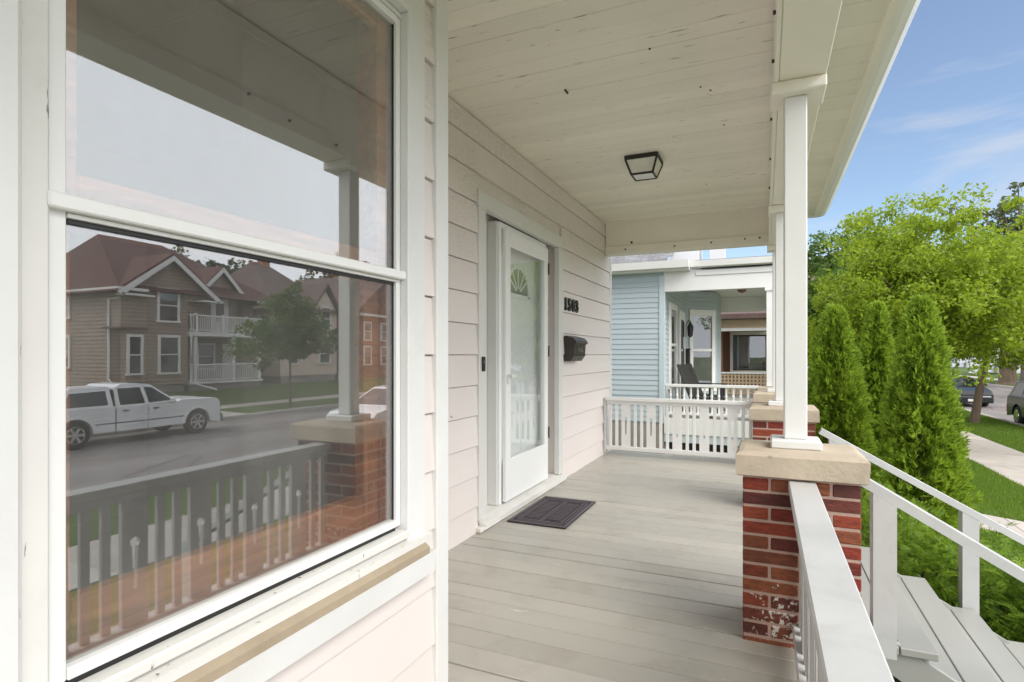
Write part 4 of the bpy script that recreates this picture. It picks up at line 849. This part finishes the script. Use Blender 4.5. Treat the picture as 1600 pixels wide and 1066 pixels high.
tr = vehicle('pickup_truck', 'white crew cab pickup truck parked across the street, seen in the window reflection', 'truck', (16.12, 11.2, -1.44), math.radians(90+1.5), 'car_white', -2.95, 2.70, 1.98, .30, [(-2.95, 1.06), (-2.90, 1.12), (-.76, 1.12), (0, 1.10), (1.1, 1.10), (1.25, 1.19), (2.42, 1.17), (2.60, 1.12), (2.68, 1.02), (2.70, .62)], (-1.80, 1.83), .39,
    [(-.71, 1.08), (-.69, 1.66), (-.5, 1.75), (-.1, 1.77), (.36, 1.71), (1.16, 1.12)], (.96, .77), [[(-.60, 1.15), (-.62, 1.63), (.03, 1.64), (.12, 1.15)], [(.24, 1.15), (.15, 1.64), (.38, 1.62), (.98, 1.19)]])
cap = [(-2.32, 1.10), (-2.05, 1.60), (-1.85, 1.68), (-.84, 1.70), (-.79, 1.10)]; capy = lambda z: .95-.17*(z-1.1)/.6
mb = MB(); mb.add([(a, -capy(b), b) for a, b in cap]+[(a, capy(b), b) for a, b in cap], [(0,1,2,3,4), (9,8,7,6,5)]+[(i, (i+1) % 5, 5+(i+1) % 5, 5+i) for i in range(5)]); topper = mb.build('topper', 'car_white', tr)
for s in (-1, 1):
    pl = [(-2.08, 1.17), (-1.90, 1.55), (-.95, 1.58), (-.93, 1.17)]; mb = MB(); mb.add([(a, s*(capy(b)-.01), b) for a, b in pl]+[(a, s*(capy(b)+.008), b) for a, b in pl], [(0,1,2,3), (7,6,5,4)]+[(i, (i+1) % 4, 4+(i+1) % 4, 4+i) for i in range(4)]); mb.build('side_window', 'car_glass', topper)
    for cx in (-1.80, 1.83):
        mb = MB(); pr = [(cx+q*math.cos(a), s*y, .39+q*math.sin(a)) for a in [math.pi*k/12 for k in range(13)] for q, y in ((.45, .972), (.52, .972), (.50, 1.012), (.455, 1.012))]
        mb.add(pr, [(4*k+i, 4*k+(i+1) % 4, 4*k+4+(i+1) % 4, 4*k+4+i) for k in range(12) for i in range(4)]+[(0,1,2,3), (51,50,49,48)]); mb.build('wheel_flare', 'car_white', tr)
for s in (-1, 1):
    for x in (-.765, .18): B(x, x+(.035 if x < 0 else .012), s*.983-.008, s*.983+.008, .34, 1.06).build('door_seam', 'bumper_gray', tr)
    for x in (-.55, .34): ya, yb = sorted((s*.985, s*1.015)); B(x, x+.17, ya, yb, .96, 1.0, .006).build('door_handle', 'bumper_gray', tr)
    B(-1.3, 1.35, s*.985-.008, s*.985+.008, .62, .65).build('side_molding', 'bumper_gray', tr)
    if s > 0: MB().lathe([(.07, -.01), (.07, .01)], (-1.1, s*.975, .72), 1, 12).build('fuel_cap', 'bumper_gray', tr)
vehicle('white_car', 'white car parked at the near kerb, glimpsed at the right edge of the window reflection', 'car', (9.45, 16.1, -1.44), math.radians(-90), 'car_white', -2.3, 2.3, 1.82, .25, [(-2.3, .75), (-2.2, .98), (-1.2, 1.02), (.9, 1.0), (1.3, .96), (2.1, .86), (2.28, .70)], (-1.42, 1.42), .33, [(-1.9, 1.0), (-1.3, 1.50), (-.6, 1.56), (.2, 1.52), (1.25, .97)], (.86, .64), [[(-1.5, 1.04), (-1.15, 1.44), (-.45, 1.47), (-.45, 1.04)], [(-.35, 1.04), (-.35, 1.47), (.15, 1.45), (.9, 1.04)]], bumper='car_white')
vehicle('black_sedan', 'black sedan parked facing us behind the street tree trunk', 'car', (9.45, 37.6, -1.44), math.radians(-90), 'car_black', -2.4, 2.3, 1.8, .22, [(-2.4, .70), (-2.3, .95), (-1.5, 1.0), (.8, .97), (1.3, .94), (2.1, .80), (2.3, .62)], (-1.42, 1.45), .33, [(-1.85, .97), (-1.2, 1.38), (-.6, 1.44), (.1, 1.42), (1.15, .94)], (.84, .60), [[(-1.45, 1.0), (-1.05, 1.33), (-.45, 1.36), (-.45, 1.0)], [(-.35, 1.0), (-.35, 1.36), (.1, 1.34), (.85, 1.0)]], bumper='car_black', plate=True)
vehicle('dark_suv', 'dark green SUV parked at the kerb at the right picture edge', 'suv', (9.45, 25.4, -1.44), math.radians(-90), 'car_green_black', -2.35, 2.35, 1.85, .30, [(-2.35, .85), (-2.28, 1.08), (-1.0, 1.08), (1.0, 1.06), (1.3, 1.04), (2.15, .95), (2.35, .75)], (-1.42, 1.45), .37, [(-2.25, 1.06), (-1.95, 1.62), (-1.2, 1.72), (.1, 1.68), (1.1, 1.05)], (.90, .70), [[(-1.95, 1.12), (-1.75, 1.57), (-1.1, 1.62), (-1.05, 1.12)], [(-.95, 1.12), (-.98, 1.62), (-.3, 1.62), (-.3, 1.12)], [(-.2, 1.12), (-.2, 1.61), (.1, 1.58), (.8, 1.12)]], bumper='car_green_black')

# ---------------------------------------------------------------- across the street (seen in the window)
def far_window(parent, x, y0, y1, z0, z1, trim='taupe_trim', face=0):
    """window in a wall facing -x (face 0, at x) or -y (face 1, at y = x, running in x)"""
    def bx(a0, a1, z0_, z1_, d0, d1): return (x-d1, x-d0, a0, a1, z0_, z1_) if face == 0 else (a0, a1, x-d1, x-d0, z0_, z1_)
    zm = (z0+z1)/2; m = MB()
    for q in ((y0, y0+.13, z0+.10, z1-.13, .0, .07), (y1-.13, y1, z0+.10, z1-.13, .0, .07), (y0, y1, z1-.13, z1, .0, .08), (y0-.04, y1+.04, z0, z0+.10, .0, .10), (y0+.13, y1-.13, zm-.03, zm+.03, .0, .055)): m.box(*bx(*q))
    f = m.build('window', trim, parent)
    for a, b in ((z0+.10, zm-.03), (zm+.03, z1-.13)): B(*bx(y0+.131, y1-.131, a, b, .015, .03)).build('pane', 'far_glass', f)
    B(*bx(y0+.13, y1-.13, z0+.1, z1-.13, .002, .010)).build('blind', 'dark_room', f); return f
h = thing('brown_house', 'brown clapboard house with red brown hip roof and two storey porch across the street', 'house', (30, 21, -.7))
FX = 26.0
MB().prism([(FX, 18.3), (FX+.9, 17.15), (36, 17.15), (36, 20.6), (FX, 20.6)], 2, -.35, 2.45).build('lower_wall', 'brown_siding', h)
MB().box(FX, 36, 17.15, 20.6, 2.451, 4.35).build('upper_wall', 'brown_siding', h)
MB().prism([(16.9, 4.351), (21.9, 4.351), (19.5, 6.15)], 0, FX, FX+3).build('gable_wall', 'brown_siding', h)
MB().box(FX+.05, FX+2.5, 20.61, 21.9, 4.0, 4.35).build('gable_soffit', 'brown_siding', h)
MB().box(28.0, 36, 20.601, 26.6, -.35, 4.35).build('rear_wall', 'brown_siding', h)
MB().box(FX+.1, 36, 17.25, 20.5, -1.0, -.351).box(28.05, 36, 20.501, 26.5, -1.0, -.351).build('foundation', 'foundation_block', h)
B(FX-.12, FX+1.2, 17.0, 18.45, 2.452, 2.55).build('ledge', 'shingle_brown', h)
mb = MB(); e = [(25.6, 16.8, 4.4), (36.4, 16.8, 4.4), (36.4, 27.0, 4.4), (25.6, 27.0, 4.4)]; r0, r1 = (31, 19.0, 7.75), (31, 22.6, 7.75)
mb.add(e+[r0, r1], [(0, 1, 4), (2, 3, 5), (0, 4, 5, 3), (1, 2, 5, 4), (3, 2, 1, 0)]); roof = mb.build('roof', 'shingle_red', h)
MB().box(25.52, 25.62, 16.75, 18.2, 4.28, 4.41).box(25.52, 25.62, 24.8, 27.05, 4.28, 4.41).box(25.62, 36.4, 16.72, 16.82, 4.28, 4.41).build('eave_gutter', 'taupe_trim', h)
MB().prism([(16.6, 4.22), (19.5, 6.42), (22.4, 4.22), (22.2, 4.12), (19.5, 6.22), (16.8, 4.12)], 0, 25.55, 31).build('gable_roof', 'shingle_red', h)
MB().prism([(16.7, 4.16), (19.5, 6.29), (22.3, 4.16), (22.1, 4.02), (19.5, 6.02), (16.95, 4.02)], 0, 25.5, 25.549).build('bargeboard', 'taupe_trim', h)
MB().box(25.5, 25.98, 21.1, 22.4, 4.05, 4.14).box(25.5, 25.98, 16.9, 18.5, 4.05, 4.14).build('eave_return', 'taupe_trim', h)
MB().box(26.7, 30, 21.9, 24.25, 2.45, 5.0).prism([(21.9, 5.001), (24.25, 5.001), (23.08, 6.05)], 0, 26.7, 30).box(26.3, 27.99, 20.61, 21.89, 2.45, 3.99).build('dormer_wall', 'brown_siding', h)
MB().prism([(21.58, 4.82), (23.08, 6.3), (24.58, 4.82), (24.43, 4.74), (23.08, 6.09), (21.73, 4.74)], 0, 26.35, 31).build('dormer_roof', 'shingle_red', h)
MB().prism([(21.63, 4.78), (23.08, 6.2), (24.53, 4.78), (24.35, 4.66), (23.08, 5.93), (21.81, 4.66)], 0, 26.3, 26.349).box(26.32, 26.69, 23.95, 24.63, 4.71, 4.80).box(26.32, 26.69, 21.53, 22.2, 4.71, 4.80).build('dormer_trim', 'taupe_trim', h)
d = MB().box(26.62, 26.699, 22.5, 23.62, 2.46, 4.5).build('balcony_door', 'house_far_white', h); B(26.60, 26.619, 22.8, 23.3, 3.1, 4.15).build('pane', 'far_glass', d)
far_window(h, FX, 18.9, 20.12, 2.85, 4.62); far_window(h, FX, 18.95, 20.15, .18, 2.22)
# window in the cut corner, kept square to the street on a small projection
B(FX+.08, FX+.5, 17.42, 18.28, -.2, 2.44).build('corner_bay', 'brown_siding', h); far_window(h, FX+.08, 17.45, 18.25, .18, 2.20)
far_window(h, 17.15, 30.0, 31.0, .5, 2.2, face=1); far_window(h, 17.15, 30.0, 31.0, 3.0, 4.2, face=1)
far_window(h, 28.0, 22.6, 23.8, .3, 1.9); d = B(27.95, 27.999, 24.3, 25.2, -.3, 1.85).build('door', 'taupe_trim', h)
B(25.9, 27.999, 20.65, 25.5, -.42, -.28).build('porch_floor', 'taupe_trim', h); MB().box(26.0, 27.99, 20.7, 25.4, -.9, -.43).build('porch_skirt', 'foundation_block', h)
MB().box(25.85, 27.999, 20.63, 25.7, 2.22, 2.44).build('balcony_floor', 'taupe_trim', h)
for y in (21.05, 23.45, 25.3): B(25.95, 26.13, y-.09, y+.09, -.28, 2.219).build('porch_post', 'taupe_trim', h)
def far_rail(z0, z1, y0, y1, x):
    mb = MB().box(x, x+.07, y0, y1, z1-.08, z1).box(x, x+.06, y0, y1, z0+.06, z0+.12); y = y0+.07
    while y < y1: mb.box(x+.01, x+.05, y, y+.045, z0+.12, z1-.08); y += .135
    for a, b in ((x+.07, 27.1 if z0 > 1 else 27.99),): mb.box(a, b, y1-.07, y1, z1-.08, z1)
    o = mb.build('porch_rail', 'taupe_trim', h); o['kind'] = 'stuff'
far_rail(-.28, .68, 20.75, 25.4, 25.96); far_rail(2.44, 3.38, 20.65, 25.66, 25.9)
for y in (21.05, 22.7, 24.3, 25.55): B(25.89, 26.01, y-.06, y+.06, 2.441, 3.45).build('balcony_post', 'taupe_trim', h)
MB().tube([(25.7, 17.3, 4.25), (26.2, 17.2, 3.95), (FX+.84, 17.1, 3.9), (FX+.84, 17.1, .0), (26.2, 17.0, -.3)], .06, 8).build('downspout', 'taupe_trim', h)
MB().tube([(25.84, 20.7, 2.2), (25.84, 20.66, -.3), (25.0, 21.6, -.72)], .055, 8).build('downspout', 'taupe_trim', h)
h2 = thing('peach_house', 'peach walled house with big brown roof right of the brown house in the reflection', 'house', (31, 30.5, -.7))
B(27.0, 37, 27.9, 33.3, -.25, 4.3).build('wall', 'peach_stucco', h2); B(27.05, 37, 28.0, 33.2, -1.0, -.251).build('foundation', 'foundation_block', h2)
MB().add([(26.6, 27.4, 4.25), (37.4, 27.4, 4.25), (37.4, 33.8, 4.25), (26.6, 33.8, 4.25), (32, 30.0, 8.0), (32, 31.2, 8.0)], [(0,1,4), (2,3,5), (0,4,5,3), (1,2,5,4), (3,2,1,0)]).build('roof', 'shingle_brown', h2)
MB().prism([(30.6, 4.3), (33.3, 4.3), (31.95, 6.0)], 0, 26.95, 30).build('gable_wall', 'peach_stucco', h2); MB().prism([(30.3, 4.25), (31.95, 6.35), (33.6, 4.25), (33.45, 4.15), (31.95, 6.12), (30.45, 4.15)], 0, 26.6, 31).build('gable_roof', 'shingle_brown', h2)
far_window(h2, 26.95, 31.5, 32.6, 2.9, 4.7); far_window(h2, 27.0, 28.6, 29.5, .5, 2.0); far_window(h2, 27.0, 31.4, 32.6, .5, 2.0); MB().box(25.6, 26.99, 32.2, 33.6, 2.2, 2.4).build('porch_roof', 'shingle_brown', h2)
MB().box(31.5, 32.1, 30.6, 31.2, 7.5, 8.6).build('chimney', 'brown_brick', h2)
h3 = thing('dark_house', 'dark brick house with white windows at the right end of the reflection', 'house', (32, 40, -.7))
B(27.5, 38, 36.0, 45, -.8, 4.6).build('wall', 'brown_brick', h3); MB().prism([(35.5, 4.5), (40.5, 8.2), (45.5, 4.5)], 0, 27, 38).build('roof', 'shingle_brown', h3); MB().box(26.9, 27.49, 36, 45, 4.3, 4.49).build('eave', 'taupe_trim', h3)
for y in (37, 39.2, 41.6): far_window(h3, 27.5, y, y+1.0, 2.3, 3.9, 'house_far_white'); far_window(h3, 27.5, y, y+1.0, .3, 1.9, 'house_far_white')
tree('young_tree', 'young green tree with thin trunk on the far grass strip, seen in the reflection', (18.6, 20.5, -1.28), 2.2, .06, [(0, 0, 3.3, 1.9, 2.4, 1.15), (0, .2, 4.6, 1.1, 1.3, 1.1), (0, -.1, 5.6, .5, .6, .7)], 230, 55, .16, .36, 'leaf_mid', seed=41, limbs=16)
tree('backyard_tree', 'tall dark tree rising behind the roofs of the brown and peach houses', (52, 42, -.7), 6, .4, [(0, 0, 8.6, 4, 6, 3.4), (0, 5, 7.6, 4, 4, 2.8)], 220, 50, .45, 1.0, 'leaf_dark', 'bark_gray', seed=42, group='trees behind the houses across the street')
tree('backyard_tree', 'dark tree behind the dark brick house at the right end of the reflection', (45, 56, -.7), 5, .4, [(0, 0, 9, 4, 6, 4)], 160, 45, .45, 1.0, 'leaf_dark', 'bark_gray', seed=43, group='trees behind the houses across the street')
# far down the street
for i, (x, y, w_, hh, lab) in enumerate(((24, 78, 9, 5.5, 'pale house far down the street behind the black car'), (27, 62, 10, 5.5, 'white house with porch stairs far across the street at right'), (-6, 36, 10, 5.0, 'far house beyond the brick house'), (27, 100, 10, 6, 'distant pale house at the end of the street'))):
    t = thing('distant_house', lab, 'house', (x, y, -.9), 'houses far down the street')
    B(x, x+10, y, y+w_, -.9, hh-1).build('wall', 'house_far_white', t); MB().prism([(y-.5, hh-1.1), (y+w_/2, hh+2), (y+w_+.5, hh-1.1)], 0, x-.5, x+10.5).build('roof', 'shingle_brown', t)
    for k in range(3):
        far_window(t, x, y+.8+k*2.6, y+2.0+k*2.6, .3, 1.9, 'house_far_white'); B(x+1+k*3, x+2+k*3, y-.05, y-.001, .3, 1.9).build('window', 'car_glass', t)
    MB().prism([(x-2.4, -.9), (x-.1, .2), (x-.1, 0), (x-2.2, -1.0)], 1, y+w_*.3, y+w_*.3+1.2).build('stair', 'house_far_white', t); MB().slab((x-2.4, y+w_*.3, .0), (x-.1, y+w_*.3, 1.1), .08, .08).build('stair_rail', 'house_far_white', t)
for o in bpy.data.objects:
    if '_local' in o: del o['_local']
